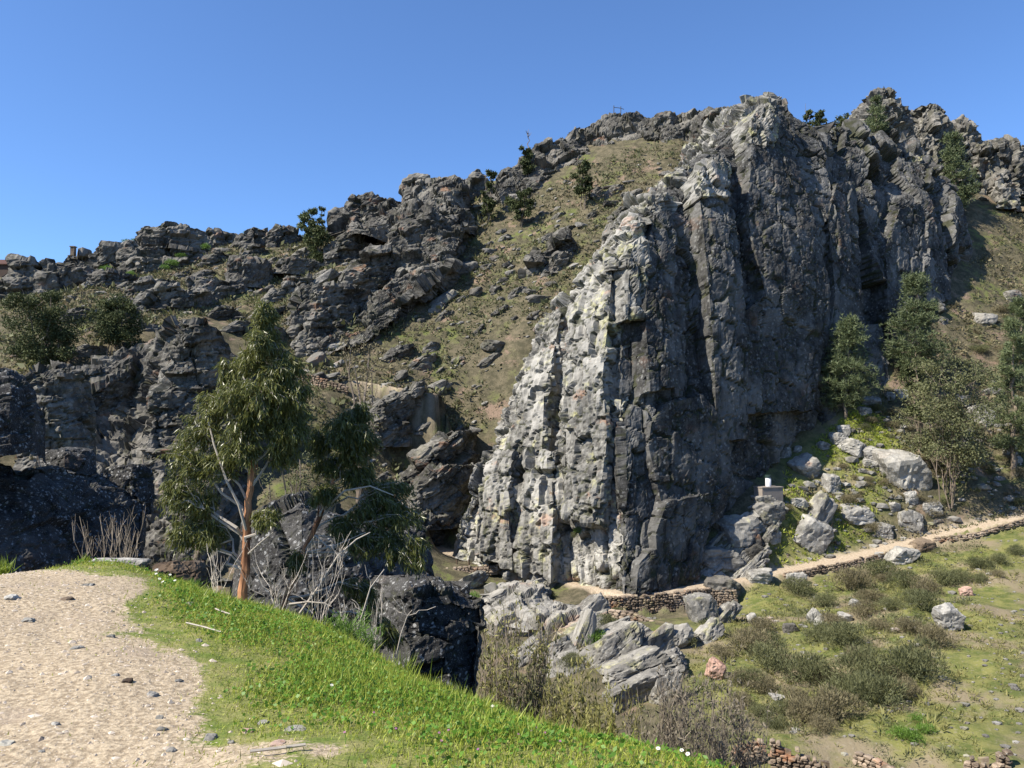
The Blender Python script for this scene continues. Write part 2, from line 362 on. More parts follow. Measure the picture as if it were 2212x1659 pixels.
rr = np.concatenate([np.linspace(0.4, 2.5, 12)[:-1], np.linspace(2.5, 15, 110)[:-1], np.linspace(15, 45, 50)[:-1], np.linspace(45, 85, 75)[:-1], np.linspace(85, 200, 130)[:-1], np.geomspace(200, 4000, 40)])
T_, R_ = np.meshgrid(np.radians(th), rr); gx = (R_ * np.sin(T_)).ravel(); gy = (R_ * np.cos(T_)).ravel()
gxy = np.stack([gx, gy], 1); gz = H(gxy)
nr, nt = T_.shape; ii = np.arange(nr - 1)[:, None] * nt + np.arange(nt - 1)[None]
GF = np.stack([ii, ii + 1, ii + nt + 1, ii + nt], -1).reshape(-1, 4)
rd = np.hypot(gx, gy)
near = rd < 16
sd = np.full(len(gxy), -9.0); sd[near] = sdist(gxy[near], GRAV)
q3 = np.concatenate([gxy, np.zeros((len(gxy), 1))], 1)
grav = np.zeros(len(gxy)); grav[near] = sstep(-0.38, 0.42, sd[near] + 0.42 * fbm(q3[near] * 1.3, 21, 4))
pth = 1 - sstep(1.1, 1.9, polyd(gxy, PATH)[0] + 0.4 * fbm(q3 * 0.6, 23, 3)); pth = np.maximum(pth, 0.8 * (1 - sstep(0.8, 1.6, polyd(gxy, UPATH)[0])))
# meadow: the terrace and slope right of the gorge
TERR = np.array([G(*q)[:2] for q in [(2212,1659),(2212,1130),(1900,1200),(1560,1290),(1480,1420),(1600,1640)]])
BANK = np.array([G(*q)[:2] for q in [(1600,1215),(1690,1110),(1700,1000),(1800,920),(1880,870),(1960,960),(1900,1080),(1870,1165),(1750,1215)]])
mead = np.maximum(sstep(-6, 3, sdist(gxy, TERR)), sstep(-3, 2, sdist(gxy, BANK))) * (rd < 130)
t = NT('hill_soil')
a_g, a_p, a_m, a_n = t.attr('gravel'), t.attr('path'), t.attr('meadow'), t.attr('near')
n1 = t.noise(0.12, 6, 0.6); n2 = t.noise(0.7, 6, 0.65); n3 = t.noise(4.5, 5, 0.65); n4 = t.noise(28, 4, 0.6)
c = t.mix(t.step(n2, 0.36, 0.64), (0.062, 0.056, 0.034), (0.13, 0.11, 0.07))
c = t.mix(t.math('MULTIPLY', t.step(n1, 0.48, 0.62), t.step(n2, 0.42, 0.62)), c, (0.105, 0.122, 0.036))
c = t.mix(t.math('MULTIPLY', t.step(t.noise(0.25, 5, 0.6), 0.56, 0.66), 0.8), c, (0.22, 0.155, 0.115))
c = t.mix(t.math('MULTIPLY', t.step(n3, 0.52, 0.62), 0.7), c, (0.038, 0.04, 0.02))
gm = t.mix(t.step(n2, 0.38, 0.6), (0.085, 0.105, 0.027), (0.17, 0.168, 0.055))
gm = t.mix(t.step(t.noise(0.16, 5, 0.6), 0.48, 0.61), gm, (0.20, 0.165, 0.105))
gm = t.mix(t.math('MULTIPLY', t.step(n3, 0.56, 0.66), 0.55), gm, (0.25, 0.22, 0.16))
c = t.mix(a_m, c, gm)
c = t.mix(a_p, c, t.mix(t.step(n3, 0.35, 0.65), (0.30, 0.235, 0.165), (0.42, 0.35, 0.26)))
ng = t.mix(t.step(n3, 0.3, 0.7), (0.10, 0.14, 0.025), (0.24, 0.22, 0.085))
c = t.mix(a_n, c, ng)
gv = t.mix(t.step(n4, 0.34, 0.66), (0.225, 0.175, 0.115), (0.43, 0.35, 0.24))
gv = t.mix(t.math('MULTIPLY', t.step(t.noise(1.6, 5, 0.6), 0.52, 0.68), 0.55), gv, (0.27, 0.215, 0.16))
gv = t.mix(t.step(t.vor(34), 0.20, 0.12), gv, (0.46, 0.40, 0.31))
c = t.mix(t.step(t.math('ADD', a_g, t.math('ADD', t.math('MULTIPLY', t.math('SUBTRACT', n3, 0.5), 0.9), t.math('MULTIPLY', t.math('SUBTRACT', n4, 0.5), 0.7))), 0.36, 0.62), c, gv)
M['ground'] = t.done(c, 0.95, t.bump(t.math('ADD', t.math('MULTIPLY', n4, 0.16), t.math('MULTIPLY', n3, t.math('SUBTRACT', 1.0, a_n))), 0.8, 0.12), 0.15)
gr = mk('ground', np.stack([gx, gy, gz], 1), GF[:, ::-1], M['ground'], smooth=True, attrs={'gravel': grav, 'path': pth, 'meadow': mead, 'near': 1 - sstep(10, 16, rd)})
gr['kind'] = 'structure'
# ------------------------------------------------------------------ rock builders
def grid_faces(nr, nc):
    i = np.arange(nr - 1)[:, None] * nc + np.arange(nc - 1)[None]
    return np.stack([i, i + 1, i + nc + 1, i + nc], -1).reshape(-1, 4)
def grid_normals(Gd):
    du = np.gradient(Gd, axis=1); dv = np.gradient(Gd, axis=0); n = np.cross(du, dv)
    return n / (np.linalg.norm(n, axis=2)[..., None] + 1e-9)
def resample(rows, res):
    """rows (bottom to top) of K points each -> dense grid"""
    R = np.array(rows, float)
    def refine(A, axis):
        A = np.moveaxis(A, axis, 0)
        L = np.linalg.norm(np.diff(A, axis=0), axis=2).mean(1); out = []
        for k in range(len(L)):
            n = max(1, int(round(L[k] / res))); tt = np.arange(n) / n
            out.append(A[k][None] * (1 - tt)[:, None, None] + A[k + 1][None] * tt[:, None, None])
        out.append(A[-1:]); return np.moveaxis(np.concatenate(out), 0, axis)
    return refine(refine(R, 0), 1)
def wrap(Gd, back, res, bottom=False):
    """carry the grid's rim back along `back` so the piece has real thickness"""
    back = np.asarray(back, float); L = np.linalg.norm(back); o_ = [0.0]; st_ = res
    while o_[-1] < L * .98: o_.append(min(L, o_[-1] + st_)); st_ = min(st_ * 1.25, res * 5)
    of = [q / L for q in o_[1:]]
    top = np.stack([Gd[-1] + back * k for k in of]); A = np.concatenate([Gd, top])
    if bottom: A = np.concatenate([np.stack([Gd[0] + back * k for k in of])[::-1], A])
    l = np.stack([A[:, 0] + back * k for k in of[::-1]], 1); r = np.stack([A[:, -1] + back * k for k in of], 1)
    ov = np.array([0] + o_[1:]); dv = np.concatenate([ov[:0:-1] if bottom else [], np.zeros(len(Gd)), ov[1:]]); du = np.concatenate([ov[:0:-1], np.zeros(Gd.shape[1]), ov[1:]])
    return np.concatenate([l, A, r], 1), np.clip(1.25 - np.maximum(dv[:, None], du[None]) / (14 * res), 0.22, 1).ravel()
def rock_sheet(name, rows, back, res, layers, fr, seed, mat, parent=None, fine=0.08, bottom=False, loc=None, big=0.0):
    Gd, fd = wrap(resample(rows, res), back, res, bottom); nr_, nc_ = Gd.shape[:2]
    N = grid_normals(Gd).reshape(-1, 3); p = Gd.reshape(-1, 3)
    if big: p = p + N * (big * fbm(p * 0.12, seed + 55, 3))[:, None]
    V, crk, tone = rock_disp(p, N, layers, fr, seed, fine, shp=(nr_, nc_), fade=fd)
    return mk(name, V, grid_faces(nr_, nc_), mat, parent, False, {'crack': crk, 'tone': tone}, loc)
PIL = [((6.5, 6.5, 20.0), 1.8, 0.7, 1.3, 0.05), ((2.2, 2.4, 7.0), 0.85, 0.7, 1.0, 0.11), ((1.0, 1.1, 3.4), 0.24, 0.7, 0.26, 0.14), ((0.55, 0.6, 1.2), 0.06, 1.0, 0.0, 0.1)]
SLB = [((8.0, 5.0, 14.0), 0.80, 0.6, 1.0, 0.05), ((3.6, 3.2, 4.6), 0.20, 0.8, 0.55, 0.075), ((1.6, 1.6, 2.6), 0.06, 0.9, 0.14, 0.10), ((0.6, 0.6, 1.0), 0.02, 1.2, 0.0, 0.1)]
CRG = [((5.0, 4.6, 4.2), 1.25, 1.2, 0.9, 0.05), ((1.9, 1.9, 1.5), 0.30, 1.3, 0.2, 0.07), ((0.7, 0.7, 0.5), 0.08, 1.4, 0.0, 0.12)]
BED = [((5.5, 4.4, 2.2), 0.9, 1.0, 0.8, 0.08), ((2.0, 1.9, 0.75), 0.26, 1.1, 0.15, 0.10), ((0.7, 0.7, 0.35), 0.07, 1.4, 0.0, 0.15)]
TOR = [((2.8, 2.8, 5.0), 1.2, 1.3, 1.1, 0.08), ((1.2, 1.2, 1.9), 0.42, 1.4, 0.25, 0.08), ((0.5, 0.5, 0.7), 0.13, 1.5, 0.0, 0.12)]
def rows_px(rows): return [[P(*c) for c in r] for r in rows]
# ------------------------------------------------------------------ the great cliff
cliff = thing('cliff', 'huge jagged grey quartzite cliff rising in a wedge above the valley path', 'cliff', P(1350, 1270, 90))
fr_l = frame(dip=-8, turn=-35); fr_r = frame(dip=14, turn=36)
LW = [[(970,1200,105.5),(1130,1260,97.5),(1350,1330,86.8)],[(975,1165,106),(1130,1215,98),(1350,1280,87)],[(985,1120,106),(1130,1160,99),(1348,1200,87.5)],[(1005,1055,107),(1140,1060,100),(1345,1090,88.5)],[(1055,970,110),(1160,960,103),(1340,900,90)],
      [(1120,830,113),(1200,830,105),(1338,780,92)],[(1160,745,116),(1230,740,107),(1338,700,93.5)],[(1190,690,118),(1260,660,109),(1348,640,95)],[(1250,600,121),(1290,580,113),(1358,555,97)],
      [(1310,500,126),(1330,500,118),(1375,480,100)],[(1385,435,131),(1400,440,122),(1405,445,104)]]
rock_sheet('left_buttress', rows_px(LW), (14, 22, -2), 0.18, PIL, fr_l, 101, M['cliff_lit'], cliff, 0.12, big=0.5)
RW = [[(1350,1330,86.8),(1420,1310,89.5),(1480,1290,92),(1580,1190,97.3)],[(1350,1285,87),(1420,1262,90),(1470,1245,92.5),(1560,1150,97.5)],[(1348,1200,87.5),(1450,1160,91),(1540,1120,95),(1650,1040,103)],[(1342,1000,89.2),(1450,980,93),(1590,960,99.5),(1740,925,109.5)],[(1338,780,92),(1460,780,96),(1620,790,103),(1800,830,114)],
      [(1348,640,95),(1470,640,99),(1640,640,107),(1815,700,116)],[(1372,490,99),(1500,490,104),(1660,500,112),(1810,560,118.5)],[(1405,440,104),(1530,390,109),(1680,400,116),(1800,420,121)],[(1480,375,112),(1580,300,117),(1690,300,121),(1780,330,125)],
      [(1560,290,124),(1630,238,127),(1700,240,128),(1760,280,129)]]
rock_sheet('right_wall', rows_px(RW), (4, 24, -2), 0.23, SLB, fr_r, 202, M['cliff_shade'], cliff, 0.06, big=0.5)
RB = [[(1740,935,112),(1830,885,116),(1960,800,126)],[(1790,840,115),(1880,800,122),(2020,720,134)],[(1800,700,119),(1900,680,128),(2060,640,140)],[(1795,560,122),(1900,540,131),(2085,540,146)],
      [(1790,430,126),(1900,420,134),(2075,440,148)],[(1780,320,130),(1880,350,138),(2050,390,150)],[(1760,270,133),(1850,290,142),(1960,300,152)]]
rock_sheet('right_wall', rows_px(RB), (4, 22, -2), 0.27, [((4.5,4.0,16.0),1.9,0.9,1.4,0.06)] + SLB[1:], fr_r, 203, M['cliff_shade'], cliff, 0.12, big=1.2)
LT = [[(1385,450,131),(1420,450,118),(1480,440,110)],[(1430,390,134),(1470,390,124),(1500,375,113)],[(1490,335,137),(1530,320,130),(1590,285,122)],[(1540,275,142),(1590,245,136),(1640,228,128)],[(1590,232,148),(1640,218,142),(1690,222,134)]]
rock_sheet('crest', rows_px(LT), (6, 18, -3), 0.24, TOR, fr_l, 204, M['cliff_lit'], cliff, 0.12, big=0.5)
# slabs and pillars that stand proud of the walls: (name, mat, thickness, rows bottom to top of left / right edges)
SL = [('slab', 'cliff_shade', 1.7, [[(1440,1185,90),(1548,1120,96)],[(1410,1075,90.4),(1570,1040,97.5)],[(1385,965,90.8),(1560,960,98)],[(1392,915,91.2),(1540,900,97.5)],[(1430,870,92.6),(1500,856,96.6)]]),
 ('slab', 'cliff_shade', 1.5, [[(1408,1262,88.5),(1500,1215,92)],[(1402,1150,88.7),(1520,1130,94)],[(1425,1085,89.5),(1560,1050,97)]]),
 ('pillar', 'cliff_shade', 2.2, [[(1535,960,97),(1600,950,100)],[(1528,760,98),(1610,760,102)],[(1515,600,99.5),(1590,600,103)],[(1505,490,102),(1580,500,106)],[(1492,385,106.5),(1560,390,110)]]),
 ('slab', 'cliff_shade', 2.4, [[(1600,900,100),(1745,890,109)],[(1570,700,103),(1760,740,112.5)],[(1640,640,106),(1780,640,114.5)],[(1600,480,108),(1755,500,116)],[(1610,330,113),(1710,360,119)],[(1640,255,120),(1700,262,124)]]),
 ('slab', 'cliff_shade', 2.0, [[(1760,860,113),(1850,835,119)],[(1790,640,116.5),(1850,640,121)],[(1775,470,120),(1840,480,125)],[(1795,400,123),(1830,400,127)]]),
 ('slab', 'cliff_shade', 2.2, [[(1905,700,126),(2040,650,137)],[(1900,540,129),(2030,520,141)],[(1930,455,133),(2000,440,141)]]),
 ('pillar', 'cliff_shade', 2.0, [[(1390,850,91),(1450,840,94)],[(1380,700,93),(1440,700,96)],[(1385,560,96),(1450,560,99.5)],[(1400,470,100),(1440,460,103)]]),
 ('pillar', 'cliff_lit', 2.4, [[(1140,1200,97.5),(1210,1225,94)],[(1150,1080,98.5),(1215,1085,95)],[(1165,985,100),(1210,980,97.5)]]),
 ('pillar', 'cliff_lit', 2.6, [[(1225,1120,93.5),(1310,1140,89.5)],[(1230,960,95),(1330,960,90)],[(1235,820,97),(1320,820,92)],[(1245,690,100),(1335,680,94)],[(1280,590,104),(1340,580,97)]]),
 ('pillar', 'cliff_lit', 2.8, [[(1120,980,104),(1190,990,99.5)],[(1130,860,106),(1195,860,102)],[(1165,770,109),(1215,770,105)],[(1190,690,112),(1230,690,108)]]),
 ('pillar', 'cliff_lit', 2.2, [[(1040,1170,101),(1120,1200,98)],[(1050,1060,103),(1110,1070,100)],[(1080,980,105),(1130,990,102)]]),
 ('block', 'cliff_shade', 1.8, [[(1360,1275,87),(1410,1262,88.5)],[(1365,1215,87.4),(1412,1205,88.8)],[(1385,1190,88),(1405,1185,88.8)]]),
 ('block', 'cliff_shade', 1.8, [[(1440,1250,90.5),(1480,1225,92.5)],[(1435,1205,90.6),(1485,1180,93)],[(1455,1180,91.5),(1478,1170,92.8)]]),
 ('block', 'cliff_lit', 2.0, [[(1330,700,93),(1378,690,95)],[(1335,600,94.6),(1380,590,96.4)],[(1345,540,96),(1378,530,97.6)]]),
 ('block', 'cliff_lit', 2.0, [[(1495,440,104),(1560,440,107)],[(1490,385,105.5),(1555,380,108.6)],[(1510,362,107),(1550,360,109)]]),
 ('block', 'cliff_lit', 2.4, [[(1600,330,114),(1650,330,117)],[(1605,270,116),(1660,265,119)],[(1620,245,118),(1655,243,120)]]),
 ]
for k, (nm, mt, th_, rows) in enumerate(SL):
    if rows[0][0][1] > 1190 or rows[0][1][1] > 1190: rows = [[(x_, y_ + 34, D_) for x_, y_, D_ in rows[0]]] + rows
    R = rows_px(rows); a = np.array(R[-1][0]) - R[0][0]; b = np.array(R[0][1]) - R[0][0]; nrm = np.cross(b, a); nrm /= np.linalg.norm(nrm)
    mid = [[r[0], (np.array(r[0]) + r[1]) / 2 + nrm * 0.25, r[1]] for r in R]
    off = nrm * (1.15 if mt == 'cliff_shade' else 1.9)
    R2 = [[np.array(q) + off for q in r] for r in mid]
    lay = SLB[1:] if mt == 'cliff_shade' else [((2.2, 2.6, 4.6), 0.5, 1.2, 0.5, 0.06)] + PIL[2:]
    rock_sheet(nm, R2, -nrm * (th_ + 2.0), 0.26, lay, fr_r if mt == 'cliff_shade' else fr_l, 300 + 7 * k, M[mt], cliff, 0.09, bottom=True)
# ------------------------------------------------------------------ crags: rounded or blocky rock masses standing in the slope
def crag(label, x, y, w, h, mat='crag', layers=None, seed=0, lean=0.0, res=None, D=None, fr=None, prof=None, depth=0.8, name='rock_outcrop', cat='rock', group=None, sink=0.25, fine=0.10, skew=0.55):
    """foot centre (x, y), width w and height h as they look in the plate"""
    F0 = P(x, y, D) if D else G(x, y, dmin=60); s = F0[1] / FOC; W, Hh = w * s, h * s
    res = res or max(0.14, F0[1] * 0.0022)
    prof = prof or [(0, 1.0), (0.45, 0.97), (0.8, 0.82), (1.0, 0.55)]
    rows = []; rg = np.random.default_rng(seed + 1)
    for v, ww in [(-sink, 1.05)] + list(prof):
        cx_ = F0[0] + lean * max(v, 0) * Hh; row = []
        for a in (-90, -55, -20, 20, 55, 90):
            jx = rg.uniform(-.06, .06)
            row.append(np.array([cx_ + W / 2 * ww * (sin(radians(a)) + jx), F0[1] + W / 2 * depth * (1 - cos(radians(a))) * (1.0) + (max(v, 0)) * Hh * 0.18 + skew * W / 2 * ww * sin(radians(a)), F0[2] + v * Hh]))
        rows.append(row)
    lay = layers or CRG; k = min(1.0, max(0.25, min(W, Hh) / 7.0)); k = max(k, 0.28)
    lay = [(tuple(np.array(sc_) * (0.4 + 0.6 * k)), am * k, ti, cd * k, cw) for sc_, am, ti, cd, cw in lay]
    o = rock_sheet(name, rows, (0, max(1.0, W * 0.45), -0.12 * W), res, lay, fr if fr is not None else frame(dip=-12, turn=30), 1000 + 13 * seed, M[mat], None, fine * k, loc=F0)
    return tag(o, label, cat, group)
FT = frame(dip=-6, turn=28); FV = frame(dip=12, turn=25)
pk = [(0,1),(.4,.95),(.75,.6),(1,.22)]; wall = [(0,1.0),(.5,1.0),(.9,.96),(1,.85)]
CR = [ # ridge and summit
 ('solid jagged ridge joining the summit crags toward the right edge',2060,400,330,135,'summit',TOR,dict(D=163,prof=[(0,1),(.5,1),(.85,.92),(1,.8)],fr=FV,depth=.35)),
 ('dark jagged crag closing the skyline at the right edge',2215,400,120,100,'crag',TOR,dict(D=166,prof=wall,fr=FV)),
 ('blocky pale shoulder topping the lit prow of the great cliff',1358,560,74,105,'cliff_lit',TOR,dict(D=95.2,prof=[(0,1),(.6,.85),(1,.5)],lean=.35,depth=1.2)),
 ('pale blocks stepping up the crest behind the prow shoulder',1402,490,80,84,'cliff_lit',TOR,dict(D=100.5,prof=[(0,1),(.6,.85),(1,.5)],lean=.4,depth=1.2)),
 ('pale blocks on the crest below the cliff top',1465,425,90,74,'cliff_lit',TOR,dict(D=108,prof=[(0,1),(.6,.85),(1,.5)],lean=.4,depth=1.2)),
 ('tall pale summit crag at the top right skyline',1945,345,190,174,'summit',TOR,dict(D=158,prof=[(0,1.1),(.35,1),(.62,.8),(.82,.55),(1,.2)],lean=-0.05,fr=FV)),
 ('rounded shoulder of the summit crag right of its peak',2040,350,110,150,'summit',TOR,dict(D=160,prof=[(0,1),(.5,.95),(.85,.7),(1,.3)],fr=FV)),
 ('stepped crag on the right skyline beyond the tall pine',2115,380,110,140,'summit',TOR,dict(D=166,prof=[(0,1),(.5,.9),(.85,.6),(1,.3)],fr=FV)),
 ('square dark crag at the right edge of the skyline',2170,410,130,115,'summit',TOR,dict(D=164,prof=wall,fr=FV)),
 ('low pale crag below the summit at the right edge',2195,440,70,50,'slab',TOR,dict(D=160)),
 ('broken pale pinnacles in the notch left of the summit crag',1800,360,110,90,'cliff_lit',TOR,dict(D=136,prof=pk)),
 ('pinnacle standing in front of the notch below the summit',1890,420,90,120,'cliff_lit',TOR,dict(D=141,prof=pk,lean=-.1)),
 ('row of pinnacles under the summit crag',1985,440,120,110,'cliff_lit',TOR,dict(D=148,prof=[(0,1),(.6,.9),(1,.5)])),
 ('knobbly block topping the great cliff',1690,290,90,75,'cliff_shade',TOR,dict(D=132,prof=[(0,1),(.6,.95),(1,.6)])),
 ('dark crag on the skyline just left of the great cliff top',1560,290,110,65,'crag',TOR,dict(D=165,prof=pk)),
 ('dark rounded crag below the wooden frame on the ridge',1350,345,170,100,'crag',CRG,dict(D=186,prof=[(0,1),(.5,.95),(.9,.75),(1,.5)])),
 ('dark crag right of the frame on the ridge',1465,320,140,82,'crag',CRG,dict(D=180)),
 ('leaning dark crag left of the frame on the ridge',1235,370,120,105,'crag',CRG,dict(D=184,lean=.15,prof=pk)),
 ('low broken crag on the ridge above the two small eucalyptus trees',1150,410,150,80,'crag',CRG,dict(D=180,prof=pk,lean=.1)),
 ('small pale knoll on the skyline beside a slender tree',1032,420,60,55,'crag',CRG,dict(D=180,prof=pk)),
 ('shadowed crag under the ridge above the scrub saddle',1190,430,160,60,'crag',CRG,dict(D=176)),
 ('brown headland crag crowning the middle of the ridge',940,470,140,95,'summit',CRG,dict(D=172,prof=wall)),
 ('long flat-topped crag on the skyline left of the brown headland',815,490,170,72,'crag',BED,dict(D=176,prof=wall,lean=.2)),
 ('great dark overhanging crag in the middle of the hillside',900,600,210,150,'crag',CRG,dict(D=155,lean=.25,prof=[(0,1),(.4,1),(.8,.85),(1,.6)])),
 ('lower stepped face of the great dark hillside crag',790,650,180,120,'crag',BED,dict(D=148,lean=.35)),
 ('dark crag foot running down to the scrub slope',860,680,170,90,'crag',BED,dict(D=146,lean=.3,prof=pk)),
 ('stepped crag band above the upper path',700,730,170,120,'crag',BED,dict(D=138,lean=.1,prof=wall)),
 ('low dark crag at the upper path behind the tall eucalyptus',680,765,110,70,'crag',BED,dict(D=134)),
 ('tilted dark outcrop alone on the mid slope',1180,580,110,80,'crag',CRG,dict(lean=.5,prof=pk,sink=.6)),
 ('small outcrop below the tilted dark one on the mid slope',1200,590,70,50,'crag',CRG,dict(lean=.5,sink=.6)),
 ('dark knob beside the scrub slope near the cliff crest',1330,545,60,60,'crag',CRG,dict(D=135,prof=pk)),
 ('long layered crag on the left skyline',385,545,210,62,'crag',BED,dict(D=176,prof=wall,fr=FT)),
 ('layered crag step right under the left skyline',360,590,250,60,'crag',BED,dict(D=170,prof=wall,fr=FT)),
 ('tawny crag on the left skyline past the layered one',548,540,90,55,'crag',CRG,dict(D=178,prof=pk)),
 ('low tawny rocks on the skyline near the bushy trees',605,525,90,42,'crag',CRG,dict(D=180,prof=pk)),
 ('jagged crag topped by a stone pillar on the far left skyline',160,600,90,58,'crag',CRG,dict(D=176,prof=[(0,1),(.6,.9),(1,.6)])),
 ('leaning slab crag with green shrubs on the left skyline',220,590,70,62,'crag',CRG,dict(D=172,prof=wall,lean=.2)),
 ('reddish crag among bright shrubs on the left skyline',275,565,60,50,'crag',CRG,dict(D=173,prof=pk)),
 ('shadowed cliff at the far left edge under the house',40,720,150,165,'crag',CRG,dict(D=150,prof=[(0,1),(.6,.95),(1,.6)])),
 ('dark cliff right of the far left edge above the eucalyptus clump',105,680,110,115,'crag',CRG,dict(D=152,prof=[(0,1),(.6,.9),(1,.5)])),
 ('dark stepped crag below the green patch on the left',215,660,110,75,'crag',BED,dict(D=156,prof=wall,lean=.3)),
 ('big pale-topped block on the left slope beside open scrub',525,605,75,50,'crag',CRG,dict(D=158,prof=wall)),
 ('long low block in the middle of the left slope',450,645,110,48,'crag',BED,dict(D=152,prof=wall)),
 ('sloping layered outcrop on the left slope above the second eucalyptus',350,680,150,70,'crag',BED,dict(D=143,lean=.2)),
 ('squat boulder-like outcrop on the left slope',300,640,70,40,'crag',BED,dict(D=152)),
 ('pair of grey blocks right of the left slope scrub',650,635,90,40,'crag',BED,dict(D=153,prof=wall)),
 ('thin rock ledge among grass high on the left slope',640,585,110,28,'crag',BED,dict(D=163,prof=wall,lean=.4)),
 ('blocky outcrop left of the great hillside crag',735,560,90,55,'crag',BED,dict(D=166,lean=.3)),
 # gorge flank
 ('layered dark tower crag above the gorge left of the tall eucalyptus',385,960,135,270,'crag',BED,dict(D=98,sink=.6,prof=[(0,1.15),(.4,1.05),(.7,.8),(.9,.62),(1,.4)],fr=FT)),
 #('steep dark ribbed cliff face left of the layered tower',250,985,210,210,'crag',[((1.6,3,6),.7,1.4,.8,.14)]+BED[1:],dict(D=100,prof=[(0,1.1),(.5,1),(.85,.9),(1,.75)],fr=frame(dip=32))),
 #('lower bedded shoulder right of the layered tower',480,960,110,210,'crag',BED,dict(D=101,prof=[(0,1),(.6,.9),(1,.6)],fr=FT)),
 ('pale rounded rock ledge over the ribbed cliff on the left',165,870,210,75,'crag',BED,dict(D=103,prof=wall,lean=.1)),
 ('smooth banded grey buttress beside the near dark cliff',85,1010,105,200,'crag',BED,dict(D=70,sink=.9,prof=[(0,1.1),(.6,.85),(1,.5)],fr=FT)),
 ('tilted grey rib rising from the gorge to the great cliff left foot',905,1060,170,130,'crag',BED,dict(D=112,sink=.9,lean=.7,prof=[(0,.9),(.5,.7),(1,.3)],fr=frame(dip=-38))),
 ('rough grey slab under the upper path',840,905,170,75,'crag',BED,dict(D=118,sink=.8,lean=.7,prof=pk,fr=frame(dip=-38))),
 ('grey slab beside the cliff foot path left of the fence posts',940,1075,120,70,'crag',BED,dict(D=109,sink=1.0,lean=.6,fr=frame(dip=-38))),
]
GW = [[(20,1260,84),(170,1260,88),(300,1260,91),(400,1260,90),(480,1260,92),(510,1240,95)],[(35,1060,88),(170,1050,95),(300,1060,97),(400,1060,94),(480,1060,96),(515,1060,99)],[(45,930,94),(170,900,106),(290,900,105),(390,900,99),(485,900,101),(570,920,107)],[(50,850,97),(160,860,104),(300,800,107),(385,790,103),(490,820,105),(610,850,112)],[(55,805,101),(165,792,108),(310,745,110),(385,700,106),(490,765,109),(600,815,117)]]
gw = rock_sheet('gorge_wall', rows_px(GW), (-2, 14, -1), 0.30, [((2.2,3.0,5.5),.8,2.0,.8,.08)] + BED[1:], frame(dip=24, turn=25), 88, M['crag'], None, 0.1, loc=P(300, 1060, 98), big=1.2)
tag(gw, 'broad dark bedded rock wall above the gorge on the left', 'cliff')
RG = [('jagged dark crag wall along the ridge from the headland gap to the great cliff', [[(1065,450,174),(1140,450,176),(1210,430,178),(1280,400,180),(1350,370,180),(1430,345,178),(1500,325,175),(1575,300,170)],[(1068,405,176),(1140,385,178),(1205,350,180),(1270,320,182),(1350,300,182),(1430,285,180),(1500,270,177),(1575,255,172)],[(1075,375,180),(1140,335,182),(1205,295,184),(1255,270,186),(1335,252,186),(1420,250,184),(1500,238,181),(1570,228,176)]], 'crag', CRG, 0.27),
 ('massive headland crag on the skyline in the middle of the ridge', [[(722,520,168),(765,520,168),(850,520,168),(900,530,167),(965,530,166),(1012,510,166)],[(722,500,171),(765,485,170),(860,480,169),(895,460,168),(965,440,167),(1008,440,167)],[(730,482,175),(768,446,174),(862,428,173),(885,400,172),(958,382,171),(998,398,171)]], 'crag', CRG, 0.27),
 ('long dark crag descending the hillside from the headland to the upper path', [[(640,755,134),(700,760,133),(770,745,134),(850,690,139)],[(715,690,144),(755,690,141),(805,670,141),(880,640,144)],[(790,620,154),(825,610,150),(870,590,149),(960,590,150)],[(825,560,163),(865,510,161),(930,470,160),(1010,480,160)]], 'crag', BED, 0.25)]
for k, (lab, rows, mt, lay, rs) in enumerate(RG):
    R = rows_px(rows); tag(rock_sheet('crag_wall', R, (0.5, 7, -1), rs, lay, frame(dip=-14, turn=32), 720 + k, M[mt], None, 0.10, loc=np.array(R[0][1]), big=2.2), lab, 'rock')
SH = [('stepped dipping rock shelf below the cliff foot path left of the bend', [[(1060,1345,81),(1130,1360,78),(1190,1355,78)],[(1050,1300,87),(1120,1300,85),(1195,1300,84)],[(1060,1276,91.5),(1130,1268,91),(1185,1272,89.5)]]),
 ('dipping rock mass under the path bend beside the retaining wall', [[(1230,1420,73),(1270,1430,71.5),(1300,1390,73)],[(1185,1345,79),(1260,1345,76),(1312,1335,77)],[(1200,1296,84.8),(1260,1296,83.5),(1310,1304,82.4)]]),
 ('broad tilted sheet of bare rock above the gorge shrubs', [[(1180,1460,67.5),(1290,1500,63),(1370,1550,60),(1445,1550,60)],[(1225,1420,71),(1320,1430,68),(1400,1455,65.5),(1475,1460,65)],[(1310,1380,75.5),(1370,1370,75.5),(1430,1398,71.5),(1500,1405,70)],[(1400,1335,79.5),(1440,1335,79),(1490,1352,76.5),(1525,1365,74.5)]]),
 ('stepped pale ledges between the great cliff and the boulders', [[(1470,1275,90.3),(1560,1262,91.5),(1645,1240,93.3)],[(1505,1195,93.6),(1590,1175,94.6),(1665,1158,96)],[(1560,1125,96.6),(1630,1100,97.2),(1700,1090,98)]])]
for k, (lab, rows) in enumerate(SH):
    R = rows_px(rows); R = [[q + np.array([0, 0.1, -0.05]) for q in r] for r in R]
    o = rock_sheet('rock_shelf', R, (0.2, 1.6, -2.2), 0.15, [((6.5, 3.0, 1.5), .75, 0.7, .5, .06), ((2.4, 1.6, .8), .16, 0.9, .1, .08), ((.6, .6, .3), .04, 1.3, 0, .15)], frame(dip=-30, turn=25), 640 + k, M['slab'], None, 0.06, bottom=True, loc=np.array(R[0][1]), big=.5)
    tag(o, lab, 'rock')
for k, c in enumerate(CR):
    lab, x, y, w, h, mt, lay, kw = c; crag(lab, x, y, w, h, mt, lay, seed=k + 1, **kw)
